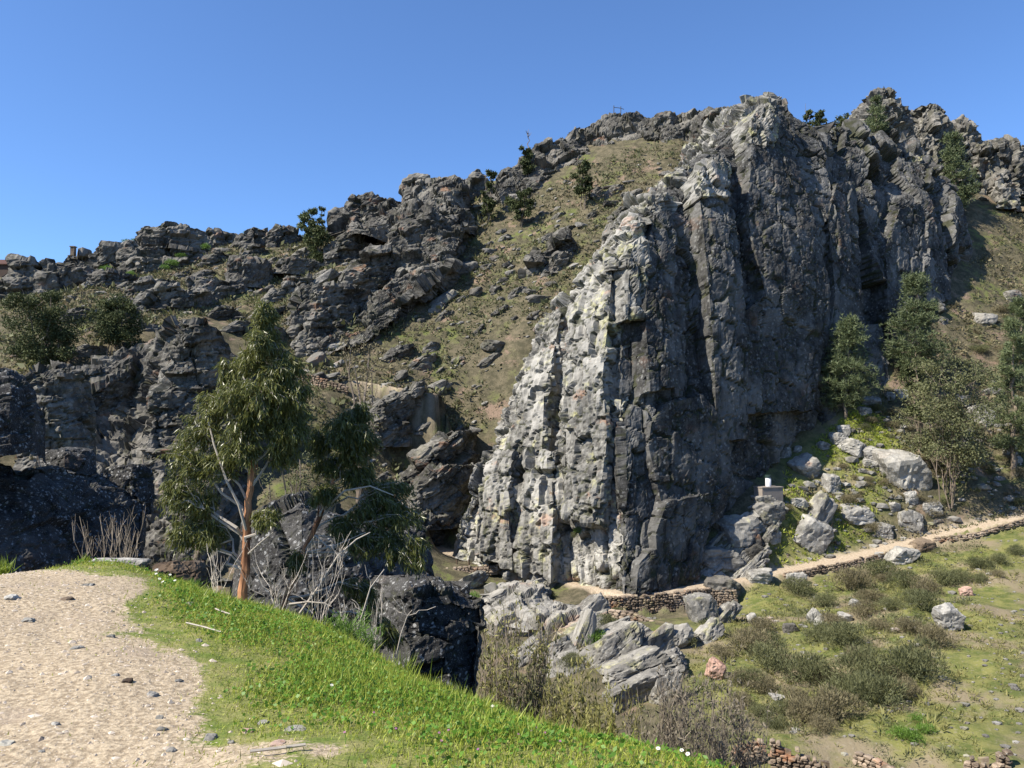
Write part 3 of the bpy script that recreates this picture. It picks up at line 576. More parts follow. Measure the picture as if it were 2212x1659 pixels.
# ------------------------------------------------------------------ near dark rocks in the gorge mouth
NEARL = [((2.0, 1.7, 1.4), 0.15, 0.9, 0.15, 0.04), ((0.7, 0.7, 0.5), 0.05, 1.2, 0.06, 0.07), ((0.2, 0.2, 0.15), 0.018, 1.4, 0.01, 0.12)]
frn = frame(dip=-10, turn=30)
def near_rock(label, rows, back, seed, res=0.042, big=0.25):
    R = rows_px(rows); o = rock_sheet('dark_rock', R, back, res, NEARL, frn, seed, M['near'], None, 0.05, loc=np.array(R[0][1]), big=big)
    return tag(o, label, 'rock')
near_rock('black lichen-spotted rock wall right of the leaning eucalyptus beside the gorge', [[(770,1600,14.2),(870,1610,13.8),(980,1620,14.2),(1050,1640,15)],[(785,1460,14.8),(880,1460,14.2),(980,1455,14.6),(1062,1450,15.4)],[(800,1360,15.2),(890,1350,14.5),(990,1350,15),(1080,1350,15.9)],[(810,1290,15.6),(890,1280,14.9),(985,1268,15.4),(1066,1284,16.1)],[(820,1258,16.2),(880,1234,15.6),(955,1236,16),(1022,1256,16.6)]], (-1.6, 3.0, -0.6), 501)
near_rock('dark lichen-spotted rock standing behind the two eucalyptus trunks', [[(520,1420,16.4),(640,1420,16.0),(780,1420,16.6),(950,1420,18.2)],[(530,1280,17.0),(640,1290,16.5),(780,1290,17),(948,1280,18.8)],[(545,1180,17.5),(650,1180,17),(790,1180,17.6),(938,1190,19.3)],[(560,1105,18),(650,1085,17.6),(790,1125,18.2),(925,1145,19.8)],[(590,1082,18.8),(660,1068,18.4),(780,1105,19),(890,1115,20.2)]], (-2, 5, -1), 502, 0.05)
near_rock('tall black cliff in shade at the left edge behind the track', [[(-120,1300,16.5),(80,1300,18.5),(200,1300,20.5),(330,1300,22.5)],[(-120,1130,17.6),(80,1130,19.6),(200,1130,21.6),(332,1120,23.6)],[(-120,1040,18.6),(80,1040,20.6),(200,1035,22.6),(328,1035,24.6)],[(-120,980,19.6),(90,990,21.6),(200,996,23.6),(322,1016,25.6)]], (-3, 6, -1), 503, 0.06, 0.4)
near_rock('rounded black boulder crowning the dark cliff at the left edge', [[(-140,1010,17.6),(-60,1000,17.2),(20,985,17.6),(66,975,18.4)],[(-140,920,17.8),(-60,910,17.4),(20,900,17.8),(62,895,18.6)],[(-140,850,18.2),(-60,840,17.8),(20,835,18.2),(55,850,18.9)],[(-120,815,18.8),(-60,805,18.5),(10,806,18.8),(40,822,19.3)]], (-1.5, 3, -0.5), 504, 0.05, 0.3)
near_rock('flat-topped dark block lying on the shaded cliff at the left', [[(92,1030,23.0),(140,1030,22.8),(185,1030,23.4)],[(94,985,23.2),(140,985,23),(184,985,23.6)],[(100,972,23.5),(140,968,23.4),(178,974,23.9)]], (-1, 2.5, -0.1), 505, 0.05, 0.05)
near_rock('squared dark block with pale corner on the shaded cliff end', [[(236,1110,24),(285,1110,23.9),(334,1110,24.8)],[(238,1035,24.2),(285,1035,24.1),(332,1035,25)],[(242,1012,24.5),(285,1010,24.5),(326,1014,25.3)]], (-1.2, 2.5, -0.1), 506, 0.05, 0.05)

# ------------------------------------------------------------------ boulders
def ico(n):
    import bmesh
    bm = bmesh.new(); bmesh.ops.create_icosphere(bm, subdivisions=n, radius=1.0)
    V = np.array([v.co[:] for v in bm.verts]); F = np.array([[v.index for v in f.verts] for f in bm.faces]); bm.free()
    return V / np.linalg.norm(V, axis=1)[:, None], F
ICO = {n: ico(n) for n in (1, 2, 3, 4, 5)}
def poly_rock(seed, lvl=4, boxy=0.6, nplanes=16, rough=0.03, sharp=26):
    """angular boulder: cut planes in every direction, edges slightly rounded, worn faces"""
    d, F = ICO[lvl]; rg = np.random.default_rng(seed)
    n = rg.normal(size=(nplanes, 3)); n /= np.linalg.norm(n, axis=1)[:, None]; h = rg.uniform(0.62, 1.0, nplanes)
    ax = np.concatenate([np.eye(3), -np.eye(3)]) + rg.normal(size=(6, 3)) * 0.16; ax /= np.linalg.norm(ax, axis=1)[:, None]
    n = np.concatenate([n, ax]); h = np.concatenate([h + (1 - boxy) * 0 + boxy * 0.16, rg.uniform(0.62, 0.85, 6)])
    q = np.maximum(d @ n.T, 0.02) / h[None]
    r = 1.0 / (np.power(np.power(q, sharp).sum(1), 1.0 / sharp))
    V = d * r[:, None]; V += d * (rough * fbm(V * 2.6 + seed, seed, 4, 0.6))[:, None]
    if lvl >= 4:
        ID, OF, gap = cells(V * np.array([1.7, 1.7, 2.6]) + seed, seed + 9); V += d * (((hr(ID, 1) - .5) * rough * 1.8 - rough * 1.6 * (1 - sstep(0, .1, gap))))[:, None]
        tone = hr(ID, 3)
    else: tone = np.full(len(V), .5)
    V /= np.abs(V).max(0)[None]
    return V, F, tone
def rotm(rx, ry, rz):
    rx, ry, rz = map(radians, (rx, ry, rz)); X = np.array([[1,0,0],[0,cos(rx),-sin(rx)],[0,sin(rx),cos(rx)]]); Y = np.array([[cos(ry),0,sin(ry)],[0,1,0],[-sin(ry),0,cos(ry)]]); Z = np.array([[cos(rz),-sin(rz),0],[sin(rz),cos(rz),0],[0,0,1]])
    return Z @ Y @ X
def boulder(label, x, y, w, h, mat='boulder', seed=0, rot=(0, 0, 0), deep=0.8, name='boulder', group=None, lvl=4, sink=0.22, boxy=.6, D=None, rough=0.045, pre=(1, 1, 1), sharp=45):
    """centre (x, y), width and height as they look in the plate; stands in the ground at its foot"""
    F0 = P(x, y + h / 2, D) if D else G(x, y + h * 0.42, dmin=3 if y > 1280 and x < 700 else 30); s = F0[1] / FOC
    V, F, tone = poly_rock(4000 + seed * 7, lvl, boxy, rough=rough, sharp=sharp)
    Rm = rotm(*rot); V = (V * np.array(pre)) @ Rm.T; V = V / np.abs(V).max(0)[None] * np.array([w * s / 2, w * s / 2 * deep, h * s / 2 * (1 + sink)])
    c = F0 + np.array([0, w * s / 2 * deep * 0.5, h * s / 2 * (1 - sink)])
    o = mk(name, V + c, F, M[mat], None, False, {'tone': tone, 'crack': np.zeros(len(V))}, loc=F0)
    return tag(o, label, 'rock' if name != 'boulder' else 'boulder', group)
BO = [('largest pale tilted boulder with a deep shadow above the path',1755,1153,90,80,'boulder',dict(rot=(10,25,20))),
 ('flat pale slab boulder right of the big tilted one',1854,1115,76,44,'boulder',dict(rot=(0,8,10))),
 ('pale boulder just above the path below the flat slab',1914,1148,43,33,'boulder',{}),
 ('rounded white boulder beside the path under the eucalyptus stems',1973,1129,62,48,'boulder',{}),
 ('small pale boulder above the white rounded one',1967,1076,34,27,'boulder',{}),
 ('small grey wedge boulder left of the eucalyptus stems',1935,1097,30,23,'boulder',{}),
 ('squarish pale boulder at the foot of the eucalyptus stems',2016,1100,44,37,'boulder',{}),
 ('biggest rounded slab boulder above the green bank',1957,1016,108,78,'boulder',dict(rot=(0,-12,0),deep=1.0)),
 ('angular grey boulder perched at the top of the long rock rib',1801,1046,46,42,'boulder',dict(rot=(0,0,30))),
 ('pale wedge boulder right of the concrete block',1729,1087,42,30,'boulder',{}),
 ('pale boulder left of the big tilted one',1671,1162,45,32,'boulder',{}),
 ('dark squat boulder above the path near the cliff foot',1630,1200,45,42,'crag',{}),
 ('dark broken boulder above the dark squat one',1633,1170,38,30,'crag',{}),
 ('jagged yellow-grey outcrop behind the concrete block',1745,1010,78,54,'slab',dict(rot=(0,-20,20))),
 ('white boulder at the edge of the cliff shadow',1696,977,36,28,'boulder',{}),
 ('small flat stone by the boulder at the shadow edge',1725,970,22,14,'boulder',{}),
 ('flat pale boulder at the head of the green bank',1780,963,28,18,'boulder',{}),
 ('pale boulder leaning on the boulder heap',1815,950,42,28,'boulder',{}),
 ('big angular block in the middle of the boulder heap',1848,967,64,46,'boulder',dict(rot=(0,15,40))),
 ('long pale block right of the heap middle',1884,980,52,32,'boulder',dict(rot=(0,-20,0))),
 ('upper white boulder of the heap',1825,930,33,22,'boulder',{}),
 ('flat boulder lying on top of another under the leaning pine',1881,868,50,22,'boulder',{}),
 ('boulder under the flat one by the leaning pine',1868,888,34,20,'boulder',{}),
 ('small boulder between the two pines',1925,857,25,19,'boulder',{}),
 ('second small boulder between the two pines',1950,851,28,19,'boulder',{}),
 ('rough boulder half hidden behind eucalyptus stems',2089,955,46,44,'boulder',{}),
 ('pale block on the slope behind the eucalyptus stems',2125,897,54,46,'boulder',{}),
 ('squarish white boulder near the right edge',2185,973,33,29,'boulder',{}),
 ('small white boulder at the right edge below the squarish one',2204,996,20,20,'boulder',{}),
 ('small block against the biggest rounded slab',1884,1003,32,22,'boulder',{}),
 ('tiny pale stone at the rib by the angular boulder',1815,1076,17,13,'boulder',{}),
 ('pale stone standing on the path wall',1904,1202,32,20,'boulder',{}),
 ('big flat pale rock below the path wall',1957,1203,66,38,'boulder',dict(rot=(0,10,0))),
 ('rusty upturned rock on the path edge',1996,1181,52,28,'rusty',{}),
 ('tall shaded boulder against the cliff wall',1739,904,50,56,'cliff_shade',{}),  # boulders in the cliff's shadow take the shade-darkened rock colour
 ('shaded boulder at the cliff wall foot',1696,930,36,40,'cliff_shade',{}),
 ('small shaded boulder near the leaning pine',1770,872,30,24,'cliff_shade',{}),
 ('squared grey block under the path near the retaining wall',1646,1248,56,30,'boulder',dict(boxy=1)),
 ('pale wedge block under the path',1720,1252,48,28,'boulder',{}),
 ('tall creamy boulder on the edge of the meadow',2055,1339,64,56,'boulder',dict(rot=(0,-15,0))),
 ('small tan rock above the tall creamy boulder',2090,1279,30,19,'pink',{}),
 ('tilted grey slab standing in the brush',1761,1335,40,36,'boulder',dict(rot=(0,-40,0))),
 ('flat grey rock right of the tilted slab',1828,1335,34,20,'boulder',{}),
 ('pale rock in the upper brush',1850,1304,28,15,'boulder',{}),
 ('pink boulder standing in the brush above the bare shrubs',1549,1450,46,44,'pink',dict(rot=(0,20,0))),
 ('pointed grey rock in the mid slope brush',1627,1339,28,24,'boulder',dict(rot=(0,-30,0))),
 ('low dark rock below the tilted slab',1709,1358,36,18,'crag',{}),
 ('single white stone lying on the meadow',2005,1521,10,7,'boulder',dict(lvl=3)),
 ('pale flat rock hidden in the thick brush',1683,1508,36,14,'boulder',{}),
 ('dark rocky knob at the end of the retaining wall',1564,1275,86,44,'crag',dict(deep=.7)),
 ('whitish rock face below the retaining wall end',1519,1318,78,62,'slab',dict(rot=(0,-15,0),deep=.7)),
 ('dark fluted rock above the lowest slabs',1470,1378,62,50,'slab',dict(rot=(0,-10,20))),
 ('broken pale block below the white cylinder',1660,1105,90,50,'slab',dict(rot=(0,-15,25))),
 ('stepped pale ledge at the cliff foot left of the pale boulder',1600,1150,110,60,'slab',dict(rot=(0,-12,30),deep=.6)),
 ('low pale ledge beside the path at the cliff foot',1545,1205,130,40,'slab',dict(rot=(0,-8,20),deep=.6)),
 ('upper pale ledge under the concrete block',1655,1085,60,30,'slab',dict(rot=(0,-15,20),deep=.7)),
 ('pale rocks at the right slope edge below the shaded cliff',2130,690,60,32,'slab',{}),
 ('small pale ledge on the right slope near the frame edge',2190,640,44,26,'slab',{}),
 ('low grey ledge high on the right slope',2165,400,70,24,'slab',{}),
]
for k, (lab, x, y, w, h, mt, kw) in enumerate(BO): boulder(lab, x, y, w, h, mt, seed=k + 1, **kw)
# dipping slabs of the valley floor
PL = [('thick dipping slab with a rusty edge beside the cliff foot path',1133,1276,120,50,-24),('thin slab tongue below the fence posts',1068,1288,100,40,-24),('long slab under the thick dipping one',1135,1298,140,50,-24),
 ('big dark-faced slab block below the path bend',1262,1322,116,66,-28),('hanging lower slab of the path bend block',1256,1362,70,84,-44),('squat pale block left of the hanging slab',1197,1345,52,52,-15),
 ('row of upright pale stones on the path bend block',1208,1322,50,40,-12),('broad sloping rock sheet above the bare shrubs',1330,1398,170,84,-24),('step edge of the broad rock sheet',1420,1385,100,60,-22),
 ('longest thin slab over the bare shrubs',1375,1445,190,74,-26),('lowest stepped slab above the bare shrubs',1385,1490,160,66,-26),('upright pale slab end at the lowest rocks',1440,1488,70,76,-18),
 ('yellowish ledge below the hanging slab',1205,1405,110,50,-20),('low rock hump behind the bare shrub in the gorge',1140,1400,110,60,-22),('small slab beside the stepped wall',1335,1350,80,36,-22),('second thin slab beside the broad rock sheet',1420,1440,150,56,-26),('slab ridge over the broad rock sheet',1350,1372,140,50,-24),
 ('low grey slab left of the path below the cliff',1010,1255,90,34,-20), ('long pale rock rib running up the green bank',1765,1100,100,76,-42), ('rock rib in grass right of the retaining wall',1570,1325,70,44,-30), ('tilted slab right of the dark fluted rock',1530,1365,80,44,-26)]
for k, (lab, x, y, w, h, ry) in enumerate(PL):
    boulder(lab, x, y, w, h, 'slab', seed=200 + k, rot=(-14 + (k * 37 % 11) - 5, ry + (k * 53 % 13) - 6, 18 + (k * 29 % 31) - 15), deep=0.8, name='rock_slab', boxy=2.0, sink=0.7, rough=0.05, lvl=5 if w > 120 else 4, pre=(1, .9, .42 + .02 * (k * 17 % 7)), sharp=60)
# near stones
boulder('brown mossy rock at the grass edge beside the tall eucalyptus',372,1252,124,78,'rusty',seed=301,deep=.8,rough=.06,D=9.6,lvl=5)
boulder('flat grey stone at the far end of the grass',250,1219,150,20,'boulder',seed=302,deep=.5,D=9.2,name='flat_stone')
boulder('dark mossy stone at the foot of the tall eucalyptus',495,1335,100,36,'rusty',seed=303,deep=.7,D=10.2,rough=.06)
# ------------------------------------------------------------------ small rocks on the hill
HILL = np.array([G(*q)[:2] for q in [(0,620),(300,520),(620,500),(900,470),(1150,410),(1500,340),(1300,520),(1150,750),(960,1000),(900,1130),(700,960),(640,800),(480,680),(100,780)]])
HB = [HILL.min(0), HILL.max(0)]
protos = []
for k in range(8):
    V, F, tn = poly_rock(9000 + k, 3, 1.0, rough=0.07); protos.append((V, F, tn))
def scatter(poly, n, rg):
    lo, hi = poly.min(0), poly.max(0); out = []
    while len(out) < n:
        q = rg.uniform(lo, hi, (n * 3, 2)); q = q[inside(q, poly)]; out.extend(q.tolist())
    return np.array(out[:n])
def visible(p):
    """in the picture's cone (with a margin)"""
    x = p[:, 0] / p[:, 1] * FOC + CX; y = HOR - p[:, 2] / p[:, 1] * FOC; return (x > -40) & (x < 2250) & (y > 100)
rg = np.random.default_rng(55)
pts = scatter(HILL, 900, rg); pm = []
for k, (V, F, tn) in enumerate(protos):
    me = mk('hill_rock', V, F, M['slab' if k % 3 == 0 else 'crag'], attrs={'tone': tn, 'crack': tn * 0}); pm.append(me.data); bpy.data.objects.remove(me)
hz = H(pts)
for k in range(280):
    o = bpy.data.objects.new('hill_rock', pm[k % 8]); COL.objects.link(o); s = rg.lognormal(-0.25, 0.45)
    o.location = (pts[k, 0], pts[k, 1], hz[k] + s * 0.08); o.scale = (s * rg.uniform(.9, 1.7), s * .8, s * rg.uniform(.35, .8)); o.rotation_euler = (rg.uniform(-.3, .3), rg.uniform(-.7, .1), rg.uniform(0, .9))
    tag(o, 'small grey rock scattered among the scrub of the left hillside', 'rock', 'loose rocks on the left hillside')
b = Bag()
V1, F1 = ICO[1]
for k in range(280, 900):
    s = rg.lognormal(-1.0, 0.4); V, F, tn = poly_rock(20000 + k, 1, 1.0, rough=0.05); b.add((V * np.array([s * 1.4, s, s * .6])) @ rotm(0, -25, rg.uniform(0, 60)).T + np.array([pts[k, 0], pts[k, 1], hz[k]]), F, rg.uniform(0, 1))
# rubble of the right bank and the path edge
RB2 = np.array([G(*q)[:2] for q in [(1620,1130),(1850,900),(2212,800),(2212,1100),(1700,1220)]])
for q in scatter(RB2, 420, rg):
    s = rg.lognormal(-1.3, 0.5); V, F, tn = poly_rock(int(rg.integers(1e6)), 1, 1.0, rough=0.05); b.add(V * np.array([s * 1.3, s, s * .7]) + np.array([q[0], q[1], H([q])[0] + s * .2]), F, rg.uniform(0, 1))
for q in scatter(TERR, 700, rg):
    s = rg.lognormal(-2.3, 0.5); V, F, tn = poly_rock(int(rg.integers(1e6)), 1, 1.0, rough=0.05); b.add(V * np.array([s * 1.3, s, s * .7]) + np.array([q[0], q[1], H([q])[0] + s * .2]), F, rg.uniform(0.3, 1))
V, F, A = b.get(); o = mk('rubble', V, F, M['slab'], attrs={'tone': A, 'crack': A * 0}); o['kind'] = 'stuff'; tag(o, 'small pale rubble strewn over the slopes', 'rubble')
# bedded outcrops breaking through the left slope
HM = [(570,650,'tall eucalyptus top'),(664,470,'round skyline tree'),(690,515,'slim eucalyptus clump under the skyline'),(800,640,'long dark descending crag'),(900,470,'skyline headland crag'),(1180,560,'tilted dark outcrop'),(1262,385,'lone eucalyptus below the ridge'),(105,700,'biggest eucalyptus clump'),(385,540,'layered left skyline crag'),(690,838,'upper path wall'),(1330,480,'great cliff crest'),(525,600,'big pale-topped block'),(240,690,'bare-trunked eucalyptus'),(905,1000,'grey rib at the cliff foot'),(1124,430,'bushy eucalyptus under the ridge'),(385,700,'layered tower crag'),(1100,800,'great cliff left edge')]
OUT = [(560,640),(600,655),(690,690),(640,700),(560,690),(700,600),(590,570),(540,560),(450,575),(430,610),(390,600),(330,625),(250,660),(250,690),(300,715),(270,625),(200,620),(760,600),(820,560),(660,560),(1060,580),(1000,650),(960,690),(1010,570),(1090,520),(1120,640),(1040,720),(930,760),(1060,790),(900,800),(970,840),(1080,680),(1230,500),(1280,470),(1330,420),(1180,520),(780,700),(800,740),(700,760),(860,780),(1290,420),(1210,470),(1340,470),(1000,930),(920,930),(960,980),(460,690),(500,720),(150,700),(60,770),(180,770),(330,760),(290,780),(230,800),(120,820),(560,740),(590,770)]
for k, (x, y) in enumerate(OUT):
    r2 = np.random.default_rng(700 + k); w = r2.uniform(38, 82) * (0.8 if x > 900 else 1.15)
    crag(where('large bedded outcrop' if w > 62 else 'small bedded outcrop', x, y, HM), x, y, w, w * r2.uniform(.28, .5), 'crag', BED, seed=200 + k, lean=r2.uniform(.2, .7), fr=frame(dip=-28 if x > 850 else -10, turn=25), prof=[(0,1),(.6,.8),(1,.45)], res=0.28, sink=.4, group='low outcrops of the left hillside')
# ------------------------------------------------------------------ plants
def leafmat(name, c1, c2, rough=0.5, trans=0.25, spec=0.4):
    t = NT(name); tn = t.attr('tone'); c = t.mix(t.math('ADD', t.math('MULTIPLY', tn, 0.8), t.math('MULTIPLY', t.rand(), 0.3)), c1, c2)
    return t.done(c, rough, None, spec, trans)
M['euc'] = leafmat('eucalyptus_leaf', (0.05, 0.066, 0.016), (0.20, 0.205, 0.055), 0.36, 0.36, 0.5)
M['euc_far'] = leafmat('far_eucalyptus_leaf', (0.032, 0.045, 0.018), (0.09, 0.105, 0.04), 0.75, 0.2, .2)
M['pine'] = leafmat('pine_needle', (0.055, 0.078, 0.034), (0.155, 0.185, 0.08), 0.6, 0.2)
M['broom'] = leafmat('broom_stem', (0.055, 0.065, 0.026), (0.165, 0.17, 0.075), 0.7, 0.25)
M['broom_brown'] = leafmat('dry_broom', (0.085, 0.074, 0.038), (0.225, 0.195, 0.11), 0.8, 0.2)
M['lush'] = leafmat('lush_leaf', (0.07, 0.14, 0.02), (0.17, 0.29, 0.045), 0.5, 0.35)
M['grass'] = leafmat('grass_blade', (0.12, 0.20, 0.016), (0.42, 0.45, 0.075), 0.5, 0.4)
M['clover'] = leafmat('clover_leaf', (0.07, 0.17, 0.016), (0.18, 0.33, 0.04), 0.5, 0.4)
M['grass_dry'] = leafmat('dry_grass', (0.11, 0.13, 0.03), (0.29, 0.26, 0.10), 0.7, 0.3)
M['twig'] = plain('bare_twig', (0.24, 0.20, 0.15), 0.8)
M['twig_pale'] = plain('pale_dead_wood', (0.46, 0.41, 0.34), 0.7, bump=.3)
M['twig_green'] = plain('willow_twig', (0.27, 0.25, 0.085), 0.7)
M['bark_far'] = plain('grey_bark', (0.25, 0.20, 0.15), 0.8)
t = NT('eucalyptus_bark'); n = t.noise(7, 5, 0.6, t.vec((1, 1, 0.12))); n2 = t.noise(1.6, 3, 0.6, t.vec((1, 1, .5)))
c = t.mix(t.step(n, 0.38, 0.6), (0.10, 0.045, 0.022), (0.42, 0.21, 0.105)); c = t.mix(t.step(n2, 0.55, 0.66), c, (0.52, 0.33, 0.19))
M['bark'] = t.done(c, 0.75, t.bump(n, 0.9, 0.03), 0.25)
def unit(v): return v / (np.linalg.norm(v, axis=-1, keepdims=True) + 1e-9)
def leaves(C, Dv, L, W, rg, fold=0.0):
    """one kite-shaped blade for each centre: quads"""
    N = len(C); Dv = unit(Dv); S = unit(np.cross(Dv, rg.normal(size=(N, 3)))); L = np.broadcast_to(L, (N,))[:, None]; W = np.broadcast_to(W, (N,))[:, None]
    nrm = np.cross(Dv, S)
    V = np.stack([C, C + Dv * L * .42 + S * W / 2 + nrm * fold * L, C + Dv * L + nrm * fold * L * -.6, C + Dv * L * .42 - S * W / 2 + nrm * fold * L], 1).reshape(-1, 3)
    return V, np.arange(N * 4).reshape(-1, 4)
def in_ball(n, rg, shell=0.5):
    d = unit(rg.normal(size=(n, 3))); return d * (rg.uniform(shell ** 3, 1, n) ** (1 / 3))[:, None]
def bez(a, b, rg, sag=0.0, n=6, wig=0.06):
    a, b = np.asarray(a, float), np.asarray(b, float); t_ = np.linspace(0, 1, n)[:, None]; L = np.linalg.norm(b - a)
    p = a + (b - a) * t_; p[:, 2] += sag * L * np.sin(t_[:, 0] * pi); p[1:-1] += rg.normal(size=(n - 2, 3)) * wig * L; return p
def nearest_on(path, q):
    d = np.linalg.norm(path - q, axis=1); return int(d.argmin())
# --- the two near eucalyptus trees
def hero_tree(label, name, trunk, rad, blobs, D, dens, seed, extra=()):
    rg = np.random.default_rng(seed); tr = np.array([P(x, y, D + dz) for x, y, dz in trunk])
    fine_ = []; fr_ = []
    for k in range(len(tr) - 1):
        for u in np.linspace(0, 1, 5)[:-1]: fine_.append(tr[k] * (1 - u) + tr[k + 1] * u); fr_.append(rad[k] * (1 - u) + rad[k + 1] * u)
    fine_.append(tr[-1]); fr_.append(rad[-1]); tp = np.array(fine_); tp[1:-1] += rg.normal(size=(len(tp) - 2, 3)) * 0.008
    t = thing(name, label, 'tree', tp[0])
    b = Bag(); b.tube(tp - np.array([0, 0, 0.0]), fr_, 10)
    # hanging bark ribbons
    for k in range(46 if rad[0] > .08 else 12):
        i = rg.integers(0, len(tp) // 2); a = rg.uniform(0, 2 * pi); p0 = tp[i] + fr_[i] * 1.05 * np.array([cos(a), sin(a), 0]); l_ = rg.uniform(.15, .5)
        V = np.array([p0 + [0, 0, l_ / 2], p0 + [.012, .01, l_ / 2], p0 + [.02 * cos(a) + .01, .02 * sin(a), -l_ / 2], p0 + [.02 * cos(a), .02 * sin(a), -l_ / 2]]); b.add(V, [[0, 1, 2, 3]])
    b.mk('trunk', M['bark'], t)
    br = Bag(); lf = Bag()
    for (x, y, rx, ry) in blobs:
        s = D / FOC; c0 = P(x, y, D + rg.uniform(-.5, .5) * rx * s * 1.6); R = np.array([rx * s, (rx + ry) / 2 * s, ry * s])
        low = c0 + np.array([0, 0, -0.25 * abs(c0[0] - tr[0][0]) - R[2] * .4]); i = nearest_on(tp[len(tp) // 5:], low) + len(tp) // 5
        i = max(0, i - 2); bp = bez(tp[i], c0, rg, 0.10, 7); r0 = min(fr_[i] * .5, .030); br.tube(bp, np.linspace(r0, .008, 7), 5)
        nt_ = int(12 + rx * ry / 190)
        for k in range(nt_):
            e = c0 + in_ball(1, rg, .3)[0] * R; st_ = bp[rg.integers(3, 7)]; tw = bez(st_, e, rg, 0.12, 5, .05); tw[-1, 2] -= .05
            br.tube(tw, np.linspace(.007, .003, 5), 3)
            n_ = int(dens * rg.uniform(.7, 1.3)); u = rg.uniform(.25, 1.05, n_)
            C = np.stack([np.interp(u * 4, range(5), tw[:, q]) for q in range(3)], 1) + rg.normal(size=(n_, 3)) * .035
            Dv = np.array([0, 0, -1.0]) + rg.normal(size=(n_, 3)) * .42 + unit(tw[-1] - tw[0])[None] * .35
            V, F = leaves(C, Dv, rg.uniform(.075, .145, n_), rg.uniform(.014, .024, n_), rg, .06); lf.add(V, F, np.repeat(rg.uniform(0, 1, n_) ** 1.4, 4))
    for pts_, r_ in extra: br.tube(np.array([P(x, y, D + dz) for x, y, dz in pts_]), np.linspace(r_, r_ * .35, len(pts_)), 6)
    br.mk('branches', M['twig_pale'], t); lf.mk('crown', M['euc'], t); return t
hero_tree('tall young eucalyptus with peeling orange bark at the grass edge', 'eucalyptus_tree',
 [(524,1322,0),(528,1230,0),(534,1130,.02),(543,1030,0),(550,950,0),(557,880,-.02),(562,800,0),(568,720,.02),(572,652,0)], [.078,.064,.054,.046,.038,.031,.023,.014,.005],
 [(571,668,18,34),(571,690,26,40),(574,740,46,45),(630,800,34,44),(650,850,26,44),(640,930,36,40),(490,800,30,36),(520,970,44,36),(545,785,45,45),(602,795,44,45),(565,850,62,50),(620,865,40,50),(505,850,40,45),(462,880,46,42),(525,925,58,45),(612,925,46,45),(430,930,50,46),(398,990,46,52),(470,995,44,44),(376,1060,30,55),(425,1080,40,52),(388,1145,36,46),(445,1150,34,36),(610,975,36,26),(575,1112,36,22),(642,890,22,46),(560,900,40,40),(585,830,40,40),(555,735,30,38)],
 11.6, 66, 61, extra=[([(533,1150,0),(516,1090,-.1),(490,1040,-.15),(462,960,-.1),(448,900,0)],.026),([(545,1010,0),(580,960,.1),(612,900,.15)],.02),([(528,1230,0),(500,1200,-.1),(470,1190,-.2)],.018),([(532,1200,0),(565,1170,-.2),(590,1150,-.3)],.014)])
hero_tree('smaller eucalyptus leaning right beside the tall one', 'eucalyptus_tree',
 [(600,1345,0),(625,1270,0),(655,1195,.1),(690,1120,.1),(712,1060,.1),(738,990,.1),(760,930,.1),(776,876,.1)], [.05,.048,.044,.04,.03,.022,.014,.006],
 [(772,890,40,26),(742,930,50,40),(790,950,36,44),(722,1000,40,34),(780,1022,46,40),(692,950,26,34),(850,1062,46,34),(820,1100,52,38),(880,1120,42,44),(850,1172,50,40),(902,1195,30,40),(790,1172,36,34),(640,1212,16,26),(702,1064,34,24),(800,1290,24,34),(845,1375,22,26),(750,1130,34,28),(760,970,40,36)],
 12.3, 82, 62, extra=[([(700,1100,.1),(745,1060,-.1),(800,1050,-.2),(850,1070,-.2)],.022),([(655,1195,.1),(720,1180,-.2),(790,1150,-.3)],.016)])
# dead pale branches under them
for lab, pts_, r_ in [('long pale dead branch slanting up under the leaning eucalyptus', [(640,1335,-.4),(690,1265,-.4),(730,1200,-.4),(770,1165,-.4),(800,1150,-.4)], .022), ('pale dead branch lying across the stems under the eucalyptus', [(625,1305,-.5),(665,1300,-.5),(700,1303,-.5),(716,1310,-.5)], .018), ('thin dead branch behind the grass below the eucalyptus', [(770,1365,-1.5),(785,1320,-1.5),(800,1270,-1.5),(830,1230,-1.4)], .016), ('forked dry stalk in front of the black rock', [(855,1420,-2.6),(866,1370,-2.6),(880,1330,-2.6),(890,1318,-2.6)], .010)]:
    P_ = np.array([P(x, y, 12.2 + dz) for x, y, dz in pts_]); b = Bag(); b.tube(P_, np.linspace(r_, r_ * .4, len(P_)), 6); rg = np.random.default_rng(len(lab))
    for k in range(4):
        i = rg.integers(1, len(P_) - 1); b.tube(bez(P_[i], P_[i] + [rg.uniform(-.25, .35), 0, rg.uniform(.1, .45)], rg, 0, 5, .05), np.linspace(r_ * .4, .003, 5), 4)
    o = b.mk('dead_branch', M['twig_pale'], loc=P_[0]); tag(o, lab, 'branch')
